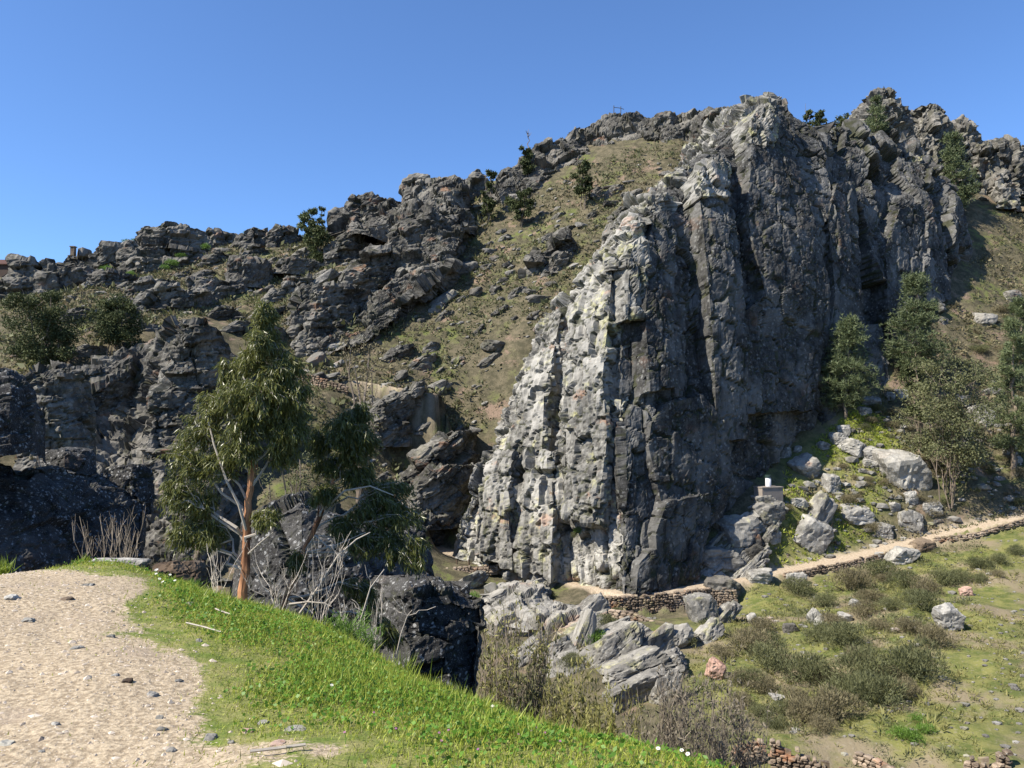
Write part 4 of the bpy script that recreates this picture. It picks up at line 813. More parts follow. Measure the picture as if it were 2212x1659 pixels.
# --- generic crowns for farther trees
def far_tree(label, x, y, top, w, kind='euc', seed=0, D=None, stems=3, n=2600, gap=0.3, mat=None, lean=0, group=None, name='eucalyptus_tree', lsz=1.0, blobs=9, crown0=.3, thin=1.0):
    F0 = P(x, y, D) if D else G(x, y, dmin=60)
    F0[2] = min(F0[2], H([F0[:2]])[0]); s = F0[1] / FOC
    Ht = P(x, top, F0[1])[2] - F0[2]; W = w * s / 2; rg = np.random.default_rng(seed)
    t = thing(name, label, 'tree', F0, group); tk = Bag(); lf = Bag(); px = F0[1] / 773.0
    ends = []
    for k in range(stems):
        e = F0 + np.array([rg.uniform(-.55, .55) * W + lean * Ht, rg.uniform(-.5, .5) * W, Ht * rg.uniform(.75, .98)]); b0 = F0 + np.array([rg.uniform(-.2, .2) * W, rg.uniform(-.15, .15) * W, -.3])
        p_ = bez(b0, e, rg, 0, 8, .02); r0 = max(.012 * Ht * thin, px * .35); tk.tube(p_, np.linspace(r0, r0 * .25, 8), 5); ends.append(p_)
    for k in range(blobs * stems):
        p_ = ends[k % stems]; i = rg.integers(int(8 * crown0), 8); hgt = (p_[i][2] - F0[2]) / Ht; ww = W * (0.5 + .5 * sin(min(1, hgt * 1.1) * pi * .85))
        c0 = p_[i] + np.array([rg.uniform(-1, 1) * ww * .62, rg.uniform(-1, 1) * ww * .6, rg.uniform(-.06, .06) * Ht]); tk.tube(bez(p_[max(i - 1, 0)], c0, rg, .05, 4, .04), np.linspace(px * .25, px * .12, 4), 3)
        R = np.array([ww * .34, ww * .34, ww * .24]) * rg.uniform(.7, 1.3); m = int(1.6 * n / (blobs * stems)); C = c0 + in_ball(m, rg, .2) * R
        V, F = leaves(C, np.array([0, 0, -.5]) + rg.normal(size=(m, 3)), rg.uniform(.7, 1.3, m) * px * 2.6 * lsz, px * 1.35 * lsz, rg); lf.add(V, F, np.repeat(np.clip(rg.uniform(0, 1, m) * .6 + (k % 3) * .2, 0, 1), 4))
    tk.mk('trunk', M['bark_far'], t); lf.mk('crown', M[mat or 'euc_far'], t); return t
FTR = [('biggest spreading eucalyptus clump on the left slope',105,792,622,150,dict(stems=6,n=9000,blobs=10,D=116)),('eucalyptus with bare lower trunk right of the biggest clump',240,760,618,105,dict(stems=4,n=5000,D=122,crown0=.45)),
 ('slim eucalyptus clump on the slope under the skyline bushes',690,560,470,62,dict(stems=5,n=3000,D=168)),('round dark green tree on the skyline',664,492,454,44,dict(stems=2,n=1800,D=182,name='round_tree',mat='pine')),
 ('thin wispy tree on the skyline by the round one',697,480,440,18,dict(stems=1,n=160,D=182,crown0=.6)),('slender eucalyptus beside the small pale knoll',1056,432,372,36,dict(stems=3,n=1300,D=170)),
 ('bushy eucalyptus below the ridge crags',1124,458,402,50,dict(stems=3,n=1800,D=166)),('lone eucalyptus high on the scrub slope below the ridge',1262,420,347,42,dict(stems=4,n=1700,D=164,crown0=.4)),
 ('small tree against the ridge crag under the bare tree',1140,375,318,40,dict(stems=2,n=1300,D=180)),
 ('olive tree left of the green patch on the far left',150,600,578,40,dict(stems=2,n=900,D=170,name='olive_tree')),('small grey shrub tree at the brown house',45,590,568,14,dict(stems=2,n=300,D=170,name='small_tree')),
 ('small green tree in the notch left of the summit',1770,290,240,34,dict(stems=2,n=900,D=164,name='small_tree')),('bushy small tree right in the skyline notch',1745,275,222,22,dict(stems=2,n=500,D=164,name='small_tree')),('low bush tree in the skyline notch',1815,285,245,44,dict(stems=3,n=1000,D=165,name='small_tree')),
 ('tall multi-stemmed eucalyptus clump above the path at the right',2045,1092,770,190,dict(stems=9,n=9000,D=102,crown0=.38,blobs=7,thin=.32,mat='broom')),('leafy sapling top left of the eucalyptus stems',1990,900,752,70,dict(stems=3,n=1800,D=108,crown0=.4)),
 ('brownish bare tree behind the tall eucalyptus crown',775,885,722,110,dict(stems=4,n=900,D=100,mat='broom_brown',name='bare_tree')),('small brown-leaved tree by the shaded cliff',312,1055,930,70,dict(stems=2,n=1300,D=40,mat='broom_brown',name='small_tree')),('rusty bush tree beside the banded buttress',90,990,935,44,dict(stems=3,n=900,D=50,mat='broom_brown',name='small_tree')),
 ('pale olive tree behind the left of the tall eucalyptus',430,1010,880,90,dict(stems=4,n=1500,D=70,name='olive_tree')),('grey-green tree behind the tall eucalyptus trunk',620,1075,960,130,dict(stems=5,n=2200,D=70,name='olive_tree',mat='broom'))]
for k, (lab, x, y, top, w, kw) in enumerate(FTR): far_tree(lab, x, y, top, w, seed=900 + k, **kw)
# --- pines
def pine(label, x, y, top, w, D=None, seed=0, lean=0.0, sparse=1.0):
    F0 = P(x, y, D) if D else G(x, y, dmin=60); F0[2] = min(F0[2], H([F0[:2]])[0]); s = F0[1] / FOC; Ht = P(x, top, F0[1])[2] - F0[2]; W = w * s / 2; rg = np.random.default_rng(seed); px = F0[1] / 773.0
    t = thing('pine_tree', label, 'tree', F0); tk = Bag(); lf = Bag(); tp = bez(F0 - [0, 0, .3], F0 + np.array([lean * Ht, 0, Ht]), rg, 0, 12, .012); tk.tube(tp, np.linspace(max(.018 * Ht, .12), .03, 12), 6)
    for k in range(int(85 * sparse)):
        u = rg.uniform(.16, .99); c0 = np.array([np.interp(u * 11, range(12), tp[:, q]) for q in range(3)]); a = rg.uniform(0, 2 * pi); r = W * (1.05 - u) ** .65 * rg.uniform(.6, 1.1) * (1 if u > .25 else .7)
        e = c0 + np.array([cos(a) * r, sin(a) * r, r * rg.uniform(.05, .4)]); p_ = bez(c0, e, rg, -.06, 5, .04); tk.tube(p_, np.linspace(.05, .015, 5), 3)
        m = int(10 + 16 * r / W)
        for q in range(m):
            v = rg.uniform(.3, 1.03); cc = np.array([np.interp(v * 4, range(5), p_[:, z]) for z in range(3)]) + rg.normal(size=3) * np.array([.09, .09, .06]) * W
            nn = 8; dv = unit(rg.normal(size=(nn, 3))) + np.array([0, 0, .5]) + unit(e - c0) * .4; V, F = leaves(np.repeat(cc[None], nn, 0), dv, rg.uniform(.45, .85, nn) * min(1.0, W * .4), px * .62, rg); lf.add(V, F, np.clip(rg.uniform(0, 1) * .7 + rg.uniform(0, .3), 0, 1))
    tk.mk('trunk', M['bark_far'], t); lf.mk('crown', M['pine'], t); return t
for k, a in enumerate([('pine leaning out of the boulder heap at the cliff foot',1826,902,690,118,112,.06,1.1),('tallest pine standing right of the leaning pine',1976,805,598,120,119,.03,1.2),('pine high up under the summit crags at the right',2064,418,290,82,156,0,1),('thin pine at the right edge of the slope',2188,962,690,90,106,.02,.8),
    ('small pine in front of the summit crag',1892,300,206,62,146,0,.8),('little pine on the shaded cliff ledge',1974,440,384,30,141,0,.5),('pale thin pine behind the right edge one',2205,800,640,70,122,0,.6)]):
    lab, x, y, top, w, D, ln, sp = a; pine(lab, x, y, top, w * 1.3, D, 950 + k, ln, sp * 1.25)
# --- bare shrubs and willows of the gorge
def bare_shrub(label, x, y, top, w, D, mat, seed, n=26, thick=.02, name='bare_shrub', sub=7, on_ground=True, leafy=0, lmat='twig_green'):
    c0 = P(x, y, D); 
    if on_ground: c0[2] = H([c0[:2]])[0] - .05
    s = D / FOC; Ht = P(x, top, D)[2] - c0[2]; W = w * s / 2; rg = np.random.default_rng(seed); b = Bag(); tips = []
    for k in range(n):
        e = c0 + np.array([rg.uniform(-1, 1) * W, rg.uniform(-1, 1) * W * .8, Ht * rg.uniform(.6, 1.02)]); p_ = bez(c0 + rg.normal(size=3) * np.array([.08, .08, 0]) * W, e, rg, 0, 7, .02); p_[1:4, :2] += (c0[:2] - p_[1:4, :2]) * .25
        b.tube(p_, np.linspace(thick, thick * .3, 7), 3, rg.uniform(0, 1))
        for q in range(sub):
            i = rg.integers(2, 6); f = p_[i] + (np.array([rg.normal() * .16 * W, rg.normal() * .16 * W, Ht * rg.uniform(.06, .25)])); p2 = bez(p_[i], f, rg, 0, 4, .04); b.tube(p2, np.linspace(thick * .45, thick * .2, 4), 3, rg.uniform(0, 1)); tips.append(p2)
            for z in range(2):
                g = p2[2] + np.array([rg.normal() * .08 * W, rg.normal() * .08 * W, Ht * rg.uniform(.02, .12)]); b.tube(bez(p2[1 + z], g, rg, 0, 3, .03), np.linspace(thick * .25, thick * .15, 3), 3, rg.uniform(0, 1))
    if not leafy:
        o = b.mk(name, M[mat], loc=c0); return tag(o, label, 'shrub')
    t = thing(name, label, 'shrub', c0); b.mk('stems', M[mat], t); C = np.concatenate(tips); C = np.repeat(C, leafy, 0); C = C + rg.normal(size=C.shape) * .05 * W
    V, F = leaves(C, np.array([0, 0, .8]) + rg.normal(size=C.shape) * .5, rg.uniform(.5, 1, len(C)) * D * .010, D * .0022, rg); mk('foliage', V, F, M[lmat], t, attrs={'tone': np.repeat(rg.uniform(0, 1, len(C)), 4)}); return t
M['willow'] = leafmat('willow_bud', (0.15, 0.14, 0.045), (0.30, 0.29, 0.10), 0.7, 0.3)
M['bud_grey'] = leafmat('grey_bud', (0.10, 0.085, 0.06), (0.22, 0.19, 0.14), 0.8, 0.2)
for k, a in enumerate([('bare willow with dark stems rising beside the black rock',1112,1545,1322,190,38,'twig',34,.05,5,'willow'),('yellow-green willow shrub above the grass brow',1240,1590,1445,150,34,'twig_green',40,.028,6,'willow'),('smaller yellow-green shrub right of the willow',1325,1620,1500,130,33,'twig_green',34,.028,5,'willow'),
   ('grey leafless thicket left end at the bottom of the gorge',1420,1660,1480,170,30,'twig',44,.022,4,'bud_grey'),('grey leafless thicket middle at the bottom of the gorge',1500,1690,1455,180,29,'twig',46,.022,4,'bud_grey'),('grey leafless thicket right end near the ruined walls',1580,1690,1500,150,31,'twig',40,.022,4,'bud_grey'),('low dark shrub at the foot of the willow',1150,1560,1430,150,37,'twig',34,.03,7,'broom')]):
    lab, x, y, top, w, D, mt, n_, tk_, lf_, lm = a; bare_shrub(lab, x, y, top, w, D, mt, 980 + k, n_, tk_, leafy=lf_, lmat=lm)
bare_shrub('leafless shrub in front of the shaded cliff behind the track', 245, 1215, 1110, 150, 12.5, 'twig', 991, 16, .010, sub=6)
for k, (x, top, w, D) in enumerate([(470,1175,110,10.8),(600,1180,150,11.2),(690,1150,130,11.4),(440,1230,60,10.4),(800,1200,70,10.5),(760,1290,90,10)]):
    bare_shrub(['dry pale stalks left of the tall eucalyptus trunk','dry pale stalks between the two eucalyptus trunks','dry stalks right of the leaning trunk','low dry stalks by the mossy rock','dry forked stalk in front of the dark rock','dry stems among the feathery fennel'][k], x, 1350, top, w, D, 'twig_pale', 1000 + k, 9 if k < 3 else 5, .006, 'dry_stalks', 3)
# --- broom bushes
def bush_proto(seed, mat, n=520, lsz=1.0):
    """rounded bush of several bunches of fine upright sprigs on branching stems"""
    rg = np.random.default_rng(seed); lf = Bag(); nb = 11
    bc = unit(rg.normal(size=(nb, 3)) + np.array([0, 0, .35])) * rg.uniform(.35, .62, (nb, 1)); bc[:, 2] = np.abs(bc[:, 2]) * .95 + .08; br_ = rg.uniform(.24, .42, nb)
    for k in range(nb):
        m = int(n / nb * (br_[k] / .33) ** 2); d = unit(rg.normal(size=(m, 3)) + np.array([0, 0, .35])); C = bc[k] + d * br_[k] * rg.uniform(.55, 1.05, (m, 1)) ** .8; C[:, 2] = np.maximum(C[:, 2], -.05)
        V, F = leaves(C, d * .5 + rg.normal(size=(m, 3)) * .45 + np.array([0, 0, .8]), rg.uniform(.07, .19, m) * lsz, rg.uniform(.012, .026, m) * lsz, rg); lf.add(V, F, np.repeat(np.clip(rg.uniform(0, .55, m) + rg.uniform(0, .4), 0, 1), 4))
        lf.tube(np.array([[0, 0, -.15], bc[k] * .5 + [0, 0, -.05], bc[k]]), [.035, .025, .012], 3, 0.0)
    o = lf.mk('bush', mat); me = o.data; bpy.data.objects.remove(o); return me
BP = {m: [bush_proto(1100 + k, M[m], 2600 if m != 'lush' else 900, 1.0 if m != 'lush' else 1.6) for k in range(4)] for m in ('broom', 'broom_brown', 'lush')}
BU = [(1370,360,70,0),(1190,430,80,1),(1400,410,40,1),(1530,430,60,0),(1050,540,60,0),(1850,340,80,0),(1960,270,80,0),(2080,250,70,0),(2160,200,60,0),(900,460,60,0),(1640,480,60,1),(1650,560,70,0),(1280,600,60,1),(700,680,60,1),(1020,740,70,0),(1180,740,100,0),(1370,680,50,1),(1520,690,60,1),(270,770,40,0),(640,790,90,1),(760,880,110,0),(620,1000,70,0),(690,1040,60,1),(950,950,100,0),(1250,860,70,1),(1330,950,110,0),(1580,920,120,0),(1690,770,80,1),(1200,1080,110,0),(1350,1080,130,0),(960,1180,110,1),(1130,1180,100,1),(820,1170,60,0),(1500,1060,70,1),(460,840,60,1),(1560,1340,50,2),(1600,1230,40,2),(1480,1310,40,2),(1640,1290,36,2),(560,1000,50,1),(880,1080,60,1),(1080,980,70,1),(1450,980,60,1),(740,780,50,0),(1760,420,60,0),(1420,560,60,0),(1330,520,50,1),(1960,370,50,0),(2060,330,50,1),(1570,520,50,0),(1100,660,50,1),(560,1130,60,1),(680,1180,60,0),(1050,1260,60,1),(760,1250,50,0)]
BM = [(2055,1339,'tall creamy boulder'),(1549,1450,'pink boulder'),(1761,1335,'tilted grey slab in the brush'),(1720,1252,'pale wedge block under the path'),(1957,1203,'big flat rock below the path wall'),(1627,1339,'pointed grey rock'),(2005,1521,'white stone on the meadow'),(1760,1640,'long ruined wall'),(2090,1279,'small tan rock'),(1900,1640,'tumbled orange wall'),(1500,1560,'grey leafless thicket'),(1850,1304,'pale rock in the upper brush'),(2150,1140,'stone edging of the path'),(1683,1508,'flat rock hidden in the brush')]
LABB = ['green broom bush', 'brown dry bush', 'bright green leafy bush']
rg = np.random.default_rng(66); nbu = [0, 0, 0]
ordw = lambda lst, i: lst[i]
for k, (cx_, cy_, r, kd) in enumerate(BU):
    x, y = 1389 + cx_ * .372, 1097 + (cy_ + r * .55 + (40 if cy_ < 400 and cx_ > 1700 else 0)) * .372; p_ = G(x, y, dmin=30); s = p_[1] / FOC * r * .372 * rg.uniform(1.55, 1.9) * (.62 if cy_ < 400 and cx_ > 1700 else 1)
    o = bpy.data.objects.new('bush', BP[('broom', 'broom_brown', 'lush')[kd]][k % 4]); COL.objects.link(o); o.location = p_; o.rotation_euler = (0, 0, rg.uniform(0, 6)); o.scale = (s * 1.15, s * 1.15, s * rg.uniform(.85, 1.1))
    tag(o, where(('big ' if r >= 90 else 'small ' if r <= 50 else '') + LABB[kd], x, y, BM), 'bush', LABB[kd] + 'es of the right slope')
# bushes of the right bank above the path, and in the gorge
rb = scatter(np.array([G(*q)[:2] for q in [(1700,1110),(1850,930),(2050,720),(2212,640),(2212,1090),(1950,1150)]]), 120, rg)
for k, q in enumerate(rb):
    s = rg.lognormal(-.1, .35) * 1.0; kd = int(rg.choice([0, 1, 1])); o = bpy.data.objects.new('bush', BP[('broom', 'broom_brown')[kd]][k % 4]); COL.objects.link(o); o.location = (q[0], q[1], H([q])[0] - .1); o.rotation_euler = (0, 0, rg.uniform(0, 6)); o.scale = (s * 1.3, s * 1.3, s * .9)
    tag(o, ['low green shrub', 'low brown shrub'][kd] + ' on the bank among boulders and pines at the right', 'bush', 'low shrubs of the right bank')
for k, (x, y, r) in enumerate([(1020,1290,22),(1100,1240,12),(1310,1345,34),(1285,1375,30),(1330,1325,26),(1240,1425,30),(1170,1310,16),(1190,1285,14),(940,1130,34),(960,1090,26),(900,1100,26),(985,1010,18),(1250,1150,14),(1300,1160,18),(1240,1160,10)]):
    p_ = G(x, y + r * .5, dmin=40) if x < 1230 or y > 1200 else P(x, y, 92.5); s = p_[1] / FOC * r * 1.2; o = bpy.data.objects.new('bush', BP['broom' if k % 3 else 'lush'][k % 4]); COL.objects.link(o); o.location = p_; o.scale = (s, s, s * .9)
    tag(o, where('dark green shrub', x, y, [(1133,1262,'thick dipping slab'),(1262,1304,'slab block of the path bend'),(1256,1362,'hanging slab'),(1420,1290,'retaining wall'),(1330,1398,'broad sloping rock sheet'),(1040,1224,'fence posts'),(905,1060,'tilted grey rib'),(1205,1405,'yellowish ledge'),(1150,960,'great cliff left foot'),(1300,1200,'great cliff prow foot')]), 'bush', 'shrubs among the path bend rocks')
# bright shrubs in the left skyline gully
for k, (x, y, r) in enumerate([(237,540,14),(250,552,12),(268,545,12),(300,528,10),(330,545,14),(345,560,12),(400,560,12),(435,535,14),(450,540,12),(215,600,14),(380,575,14),(240,590,14),(290,600,12),(265,570,10),(365,585,10),(310,560,12),(455,532,10),(540,510,8),(560,505,8),(280,530,10)]):
    p_ = G(x, y + r * .5, dmin=60); s = p_[1] / FOC * r * 1.3; o = bpy.data.objects.new('bush', BP['lush'][k % 4]); COL.objects.link(o); o.location = p_ + np.array([0, -2.0, .6]); o.scale = (s, s, s * .8)
    tag(o, where('bright green shrub', x, y, HM + [(160,560,'jagged pillar crag'),(220,560,'leaning slab crag'),(548,515,'tawny skyline crag'),(275,540,'reddish skyline crag')]), 'bush', 'bright shrubs of the left skyline')
# --- low scrub of the hillsides: uncountable
def clumps(name, label, pts, size, mat, per, seed, cat='scrub', flat=.6, wl=.42, ln=.75):
    rg = np.random.default_rng(seed); N = len(pts); z = H(pts); sz = size * rg.lognormal(0, .4, N)
    d = unit(rg.normal(size=(N, per, 3)) + np.array([0, 0, .5])); d[..., 2] = np.abs(d[..., 2]); C = np.concatenate([pts, z[:, None]], 1)[:, None] + d * sz[:, None, None] * np.array([1, 1, flat]) * rg.uniform(.3, .9, (N, per, 1))
    V, F = leaves(C.reshape(-1, 3), (d + rg.normal(size=d.shape) * .5 + np.array([0, 0, .3])).reshape(-1, 3), np.repeat(sz * ln, per) * rg.uniform(.6, 1.3, N * per), np.repeat(sz * wl, per), rg)
    o = mk(name, V, F, mat, attrs={'tone': np.repeat(np.repeat(rg.uniform(0, .7, N), per) + rg.uniform(0, .3, N * per), 4)}); o['kind'] = 'stuff'; return tag(o, label, cat)
def patchy(poly, n, seed, lo, hi, freq=.09):
    rg = np.random.default_rng(seed); q = scatter(poly, n, rg); v = vnoise(np.concatenate([q * freq, q[:, :1] * 0], 1), seed); return q[sstep(lo, hi, v) > rg.uniform(0, 1, len(q))]
BIGH = np.array([G(*q)[:2] for q in [(0,640),(300,540),(620,515),(900,470),(1150,420),(1300,345),(1570,280),(1420,470),(1340,540),(1160,770),(970,1000),(930,1130),(640,1080),(600,860),(480,690),(0,830)]])
clumps('scrub', 'low dark heather scrub covering the left hillside', patchy(BIGH, 11000, 5, -.9, .1), .58, M['broom'], 6, 71)
clumps('scrub', 'low brown dry scrub mixed over the left hillside', patchy(BIGH, 10500, 6, -.8, .2), .52, M['broom_brown'], 6, 72)
RS = np.array([G(*q)[:2] for q in [(1640,1120),(1850,920),(2100,560),(2212,420),(2400,420),(2400,1080),(1900,1180)]])
clumps('scrub', 'brown and green scrub on the right bank', patchy(RS, 5000, 7, -.6, .4, .15), .45, M['broom_brown'], 7, 73)
clumps('scrub', 'green low scrub on the right bank', patchy(RS, 4000, 8, -.6, .4, .15), .4, M['broom'], 7, 74)
clumps('grass', 'fresh green grass on the bank among the boulders', patchy(BANK, 3500, 19, -.6, .3, .2), .22, M['grass'], 9, 78, 'grass', .6, .3, 1.1)
clumps('grass', 'short green grass of the meadow terrace', patchy(TERR, 9000, 9, -.5, .5, .2), .16, M['grass_dry'], 6, 75, 'grass', .7, .3, 1.3)
clumps('scrub', 'small shrubs of the terrace between path and meadow', patchy(np.array([G(*q)[:2] for q in [(2212,1130),(1900,1210),(1560,1300),(1480,1420),(1560,1600),(1950,1600),(2000,1400)]]), 1900, 10, -.4, .5, .2), .5, M['broom'], 36, 76, wl=.09, ln=.34)
GORGE = np.array([[-28, 24], [-6, 22], [8, 26], [30, 36], [14, 62], [-2, 84], [-26, 90], [-30, 60]], float)
clumps('scrub', 'dark scrub on the sides of the gorge', patchy(GORGE, 1500, 12, -.6, .3, .15), .6, M['broom'], 44, 77, wl=.08, ln=.3)
# --- foreground turf
FG = np.array([P(*q)[:2] for q in [(40,1215,9.4),(300,1222,9.2),(430,1284,9.5),(560,1328,10.0),(700,1366,9.5),(860,1440,8.4),(1000,1500,6.5),(1250,1598,5.2),(1490,1659,4.0)]] + [np.array([1.6, 2.4]), np.array([-2.4, 2.4])])
lo, hi = FG.min(0) - .3, FG.max(0) + .6
rg = np.random.default_rng(88)
q = rg.uniform(lo, hi, (420000, 2)); dist = np.hypot(q[:, 0], q[:, 1]); sdg = sdist(q, GRAV); ed = sdist(q, FG)
q3_ = np.concatenate([q, q[:, :1] * 0], 1); pn = fbm(q3_ * 1.3, 21, 4)
gm = 1 - sstep(-0.9, 0.45, sdg + .45 * pn)
keep = (ed > -.2) & (rg.uniform(0, 1, len(q)) < np.clip(gm ** 1.1, .008, 1) * np.clip(1.25 - dist / 16, .35, 1)); q = q[keep]; gm = gm[keep]; pn = pn[keep]; dist = dist[keep]
sel = rg.uniform(0, 1, len(q)); z = H(q); base = np.concatenate([q, z[:, None] - .01], 1)
lush = (.25 + .75 * sstep(-.55, .3, fbm(np.concatenate([q * .9, q[:, :1] * 0 + 4], 1), 31, 3))) * gm ** 2
g1 = sel < .62; N = g1.sum(); hgt = (.022 + .052 * lush[g1]) * rg.lognormal(0, .35, N)
V, F = leaves(base[g1], np.array([.15, 0, 1]) + rg.normal(size=(N, 3)) * .38, hgt, np.clip(.0045 + dist[g1] * .0004, 0, .009), rg, .10)
o = mk('grass', V, F, M['grass'], attrs={'tone': np.repeat(np.clip(rg.uniform(0, 1, N) * .7 + (1 - lush[g1]) * .35, 0, 1), 4)}); o['kind'] = 'stuff'; tag(o, 'bright green spring grass along the near track', 'grass')
g2 = (sel >= .62) & (lush > rg.uniform(.1, .9, len(q))); N = g2.sum(); C = base[g2] + np.stack([rg.normal(size=N) * .01, rg.normal(size=N) * .01, rg.uniform(.015, .065, N)], 1)
V, F = leaves(C, rg.normal(size=(N, 3)) * np.array([1, 1, .35]), rg.uniform(.018, .036, N), rg.uniform(.016, .028, N), rg)
o = mk('clover', V, F, M['clover'], attrs={'tone': np.repeat(rg.uniform(0, 1, N), 4)}); o['kind'] = 'stuff'; tag(o, 'patches of fresh clover in the near grass', 'clover')
g3 = (rg.uniform(0, 1, len(q)) < .11); N = g3.sum()
V, F = leaves(base[g3], np.array([.2, 0, .8]) + rg.normal(size=(N, 3)) * .5, rg.uniform(.03, .1, N), .004, rg)
o = mk('dry_grass', V, F, M['grass_dry'], attrs={'tone': np.repeat(rg.uniform(0, 1, N), 4)}); o['kind'] = 'stuff'; tag(o, 'dry straw blades among the near grass', 'grass')
# gravel of the track
q = rg.uniform([-9, 2.2], [1.0, 9.2], (20000, 2)); sdg = sdist(q, GRAV); q = q[(sdg > -.5) & (rg.uniform(0, 1, len(q)) < sstep(-.5, .3, sdg))]; z = H(q); N = len(q)
M['pebble'] = leafmat('track_pebble', (0.22, 0.18, 0.14), (0.56, 0.48, 0.38), 0.9, 0.0, .2)
pv = np.array([[1,0,0],[-1,0,0],[0,1,0],[0,-1,0],[0,0,1],[0,0,-1]], float); pf = np.array([[0,2,4],[2,1,4],[1,3,4],[3,0,4],[2,0,5],[1,2,5],[3,1,5],[0,3,5]]); sz = rg.lognormal(-4.8, .5, N); sh = rg.uniform(.55, 1.3, (N, 3)) * np.array([1, 1, .55]); jit = 1 + rg.normal(size=(N, len(pv), 1)) * .14
V = (pv[None] * jit * (sz[:, None] * sh)[:, None, :]) + np.concatenate([q, z[:, None]], 1)[:, None]
F = (pf[None] + (np.arange(N) * len(pv))[:, None, None]).reshape(-1, 3)
o = mk('gravel', V.reshape(-1, 3), F, M['pebble'], attrs={'tone': np.repeat(rg.uniform(0, 1, N), len(pv))}); o['kind'] = 'stuff'; tag(o, 'fine sandy gravel of the near track', 'gravel')
# ------------------------------------------------------------------ stones of the track
ST = [(25,1285,50,16,'boulder'),(145,1290,40,10,'rusty'),(165,1395,38,12,'boulder'),(275,1465,34,14,'rusty'),(250,1455,24,8,'boulder'),(330,1495,30,16,'boulder'),(345,1545,24,12,'boulder'),(385,1468,26,8,'boulder'),(120,1560,24,10,'boulder'),(90,1620,20,8,'boulder'),(430,1380,20,12,'boulder'),(240,1370,26,12,'boulder'),(570,1555,34,14,'boulder'),(455,1585,40,22,'boulder'),(535,1572,40,18,'pink'),(640,1570,70,14,'boulder'),(370,1615,30,16,'boulder'),(15,1600,40,12,'boulder'),(350,1570,34,14,'boulder'),(410,1300,26,12,'boulder'),(60,1335,40,12,'boulder'),(190,1260,34,8,'boulder'),(600,1600,44,14,'pink'),(500,1600,20,12,'boulder')]
LS = ['flat pale stone at the left edge of the track','thin stone near the head of the track','white flat stone in the middle of the track','rusty stone showing in the middle of the track','thin grey stone left of the rusty one','grey stone low on the track centre','small grey stone below the track centre','thin pale stone right of the rusty one','small grey stone at the lower left of the track','small pale chip at the lower left corner','grey stone at the edge of the grass','grey stone in the upper track','pale stone in the grass edge at the lower middle','rounded pale stone where gravel meets grass','orange stone where gravel meets grass','long flat pale stone in the near grass','grey pointed stone near the bottom of the track','grey flat stone at the lower left edge','pale smooth stone in the lower track','small grey stone by the grass under the mossy rock','grey flat stone in the left of the track','thin stone by the head of the grass','pinkish flat stone near the bottom grass','small grey pebble by the bottom grass']
for k, (x, y, w, h, m_) in enumerate(ST):
    p_ = G(x, y + h / 2, dmin=1.5); s = p_[1] / FOC; V, F, tn = poly_rock(30000 + k, 3, .3, rough=.09); V = V * np.array([w * s * .38, w * s * .32, h * s * .5]) + p_ + np.array([0, 0, h * s * .02])
    tag(mk('stone', V, F, M[m_], attrs={'tone': tn, 'crack': tn * 0}, loc=p_), LS[k], 'stone')
# ------------------------------------------------------------------ dry-stone walls
M['wallstone'] = rock_mat('wall_stone', (0.10, 0.075, 0.055), (0.22, 0.17, 0.125), (0.34, 0.27, 0.20), 0.25, (0.45, 0.44, 0.38), 5.0, 0.15, 0.2, 0.5, 0.1, 2.0)
wst = []
for k in range(5):
    V, F, tn = poly_rock(40000 + k, 2, 1.5, rough=.05); o = mk('stone', V * .5, F, M['wallstone'], attrs={'tone': np.full(len(V), k / 5), 'crack': tn * 0}); wst.append(o.data); bpy.data.objects.remove(o)
def stone_wall(label, line, hgt, sx=.5, sz=.3, seed=0, thick=.5, ragged=0.15, maxn=300):
    """line: ground points of the wall foot; courses of separate stones over a rubble core"""
    rg = np.random.default_rng(seed); line = np.array(line); t = thing('stone_wall', label, 'wall', line[0]); n = 0; core = Bag()
    seg = np.linalg.norm(np.diff(line[:, :2], axis=0), axis=1); Lt = seg.sum(); cum = np.concatenate([[0], seg.cumsum()])
    at = lambda d: np.array([np.interp(d, cum, line[:, q]) for q in range(3)])
    hf = hgt if callable(hgt) else (lambda u: hgt)
    for i in range(int(Lt / .5) + 1):
        a, b_ = at(i * .5), at(min(Lt, i * .5 + .52)); h0 = hf(i * .5 / Lt) * .9; d_ = unit(b_ - a); nn = np.array([d_[1], -d_[0], 0]) * thick * .4
        V = np.array([a - nn - [0, 0, .3], b_ - nn - [0, 0, .3], b_ + nn * .2 - [0, 0, .3], a + nn * .2 - [0, 0, .3]]); V = np.concatenate([V, V + [0, 0, h0 + .3]]); core.add(V, [[0, 1, 5, 4], [1, 2, 6, 5], [2, 3, 7, 6], [3, 0, 4, 7], [4, 5, 6, 7]])
    core.mk('core', M['wallstone'], t)
    z = 0; hm = max(hf(u) for u in np.linspace(0, 1, 20))
    while z < hm:
        d = rg.uniform(-.3, 0); ch = sz * rg.uniform(.75, 1.25)
        while d < Lt:
            w = sx * rg.uniform(.6, 1.5); c0 = at(np.clip(d + w / 2, 0, Lt)); u = np.clip((d + w / 2) / Lt, 0, 1)
            if z + ch * .6 < hf(u) + rg.uniform(-ragged, ragged) and n < maxn:
                dv = unit(at(min(Lt, d + w)) - at(max(0, d - .05))); nn = np.array([dv[1], -dv[0], 0])
                o = bpy.data.objects.new('stone', wst[rg.integers(5)]); COL.objects.link(o); o.parent = t; o.location = c0 + nn * (thick * .12 + rg.uniform(-.05, .05)) + np.array([0, 0, z + ch / 2]) - np.array(t.location)
                o.scale = (w * 1.02, thick, ch * 1.08); o.rotation_euler = (rg.uniform(-.1, .1), rg.uniform(-.12, .12), math.atan2(dv[1], dv[0])); n += 1
            d += w
        z += ch
    return t
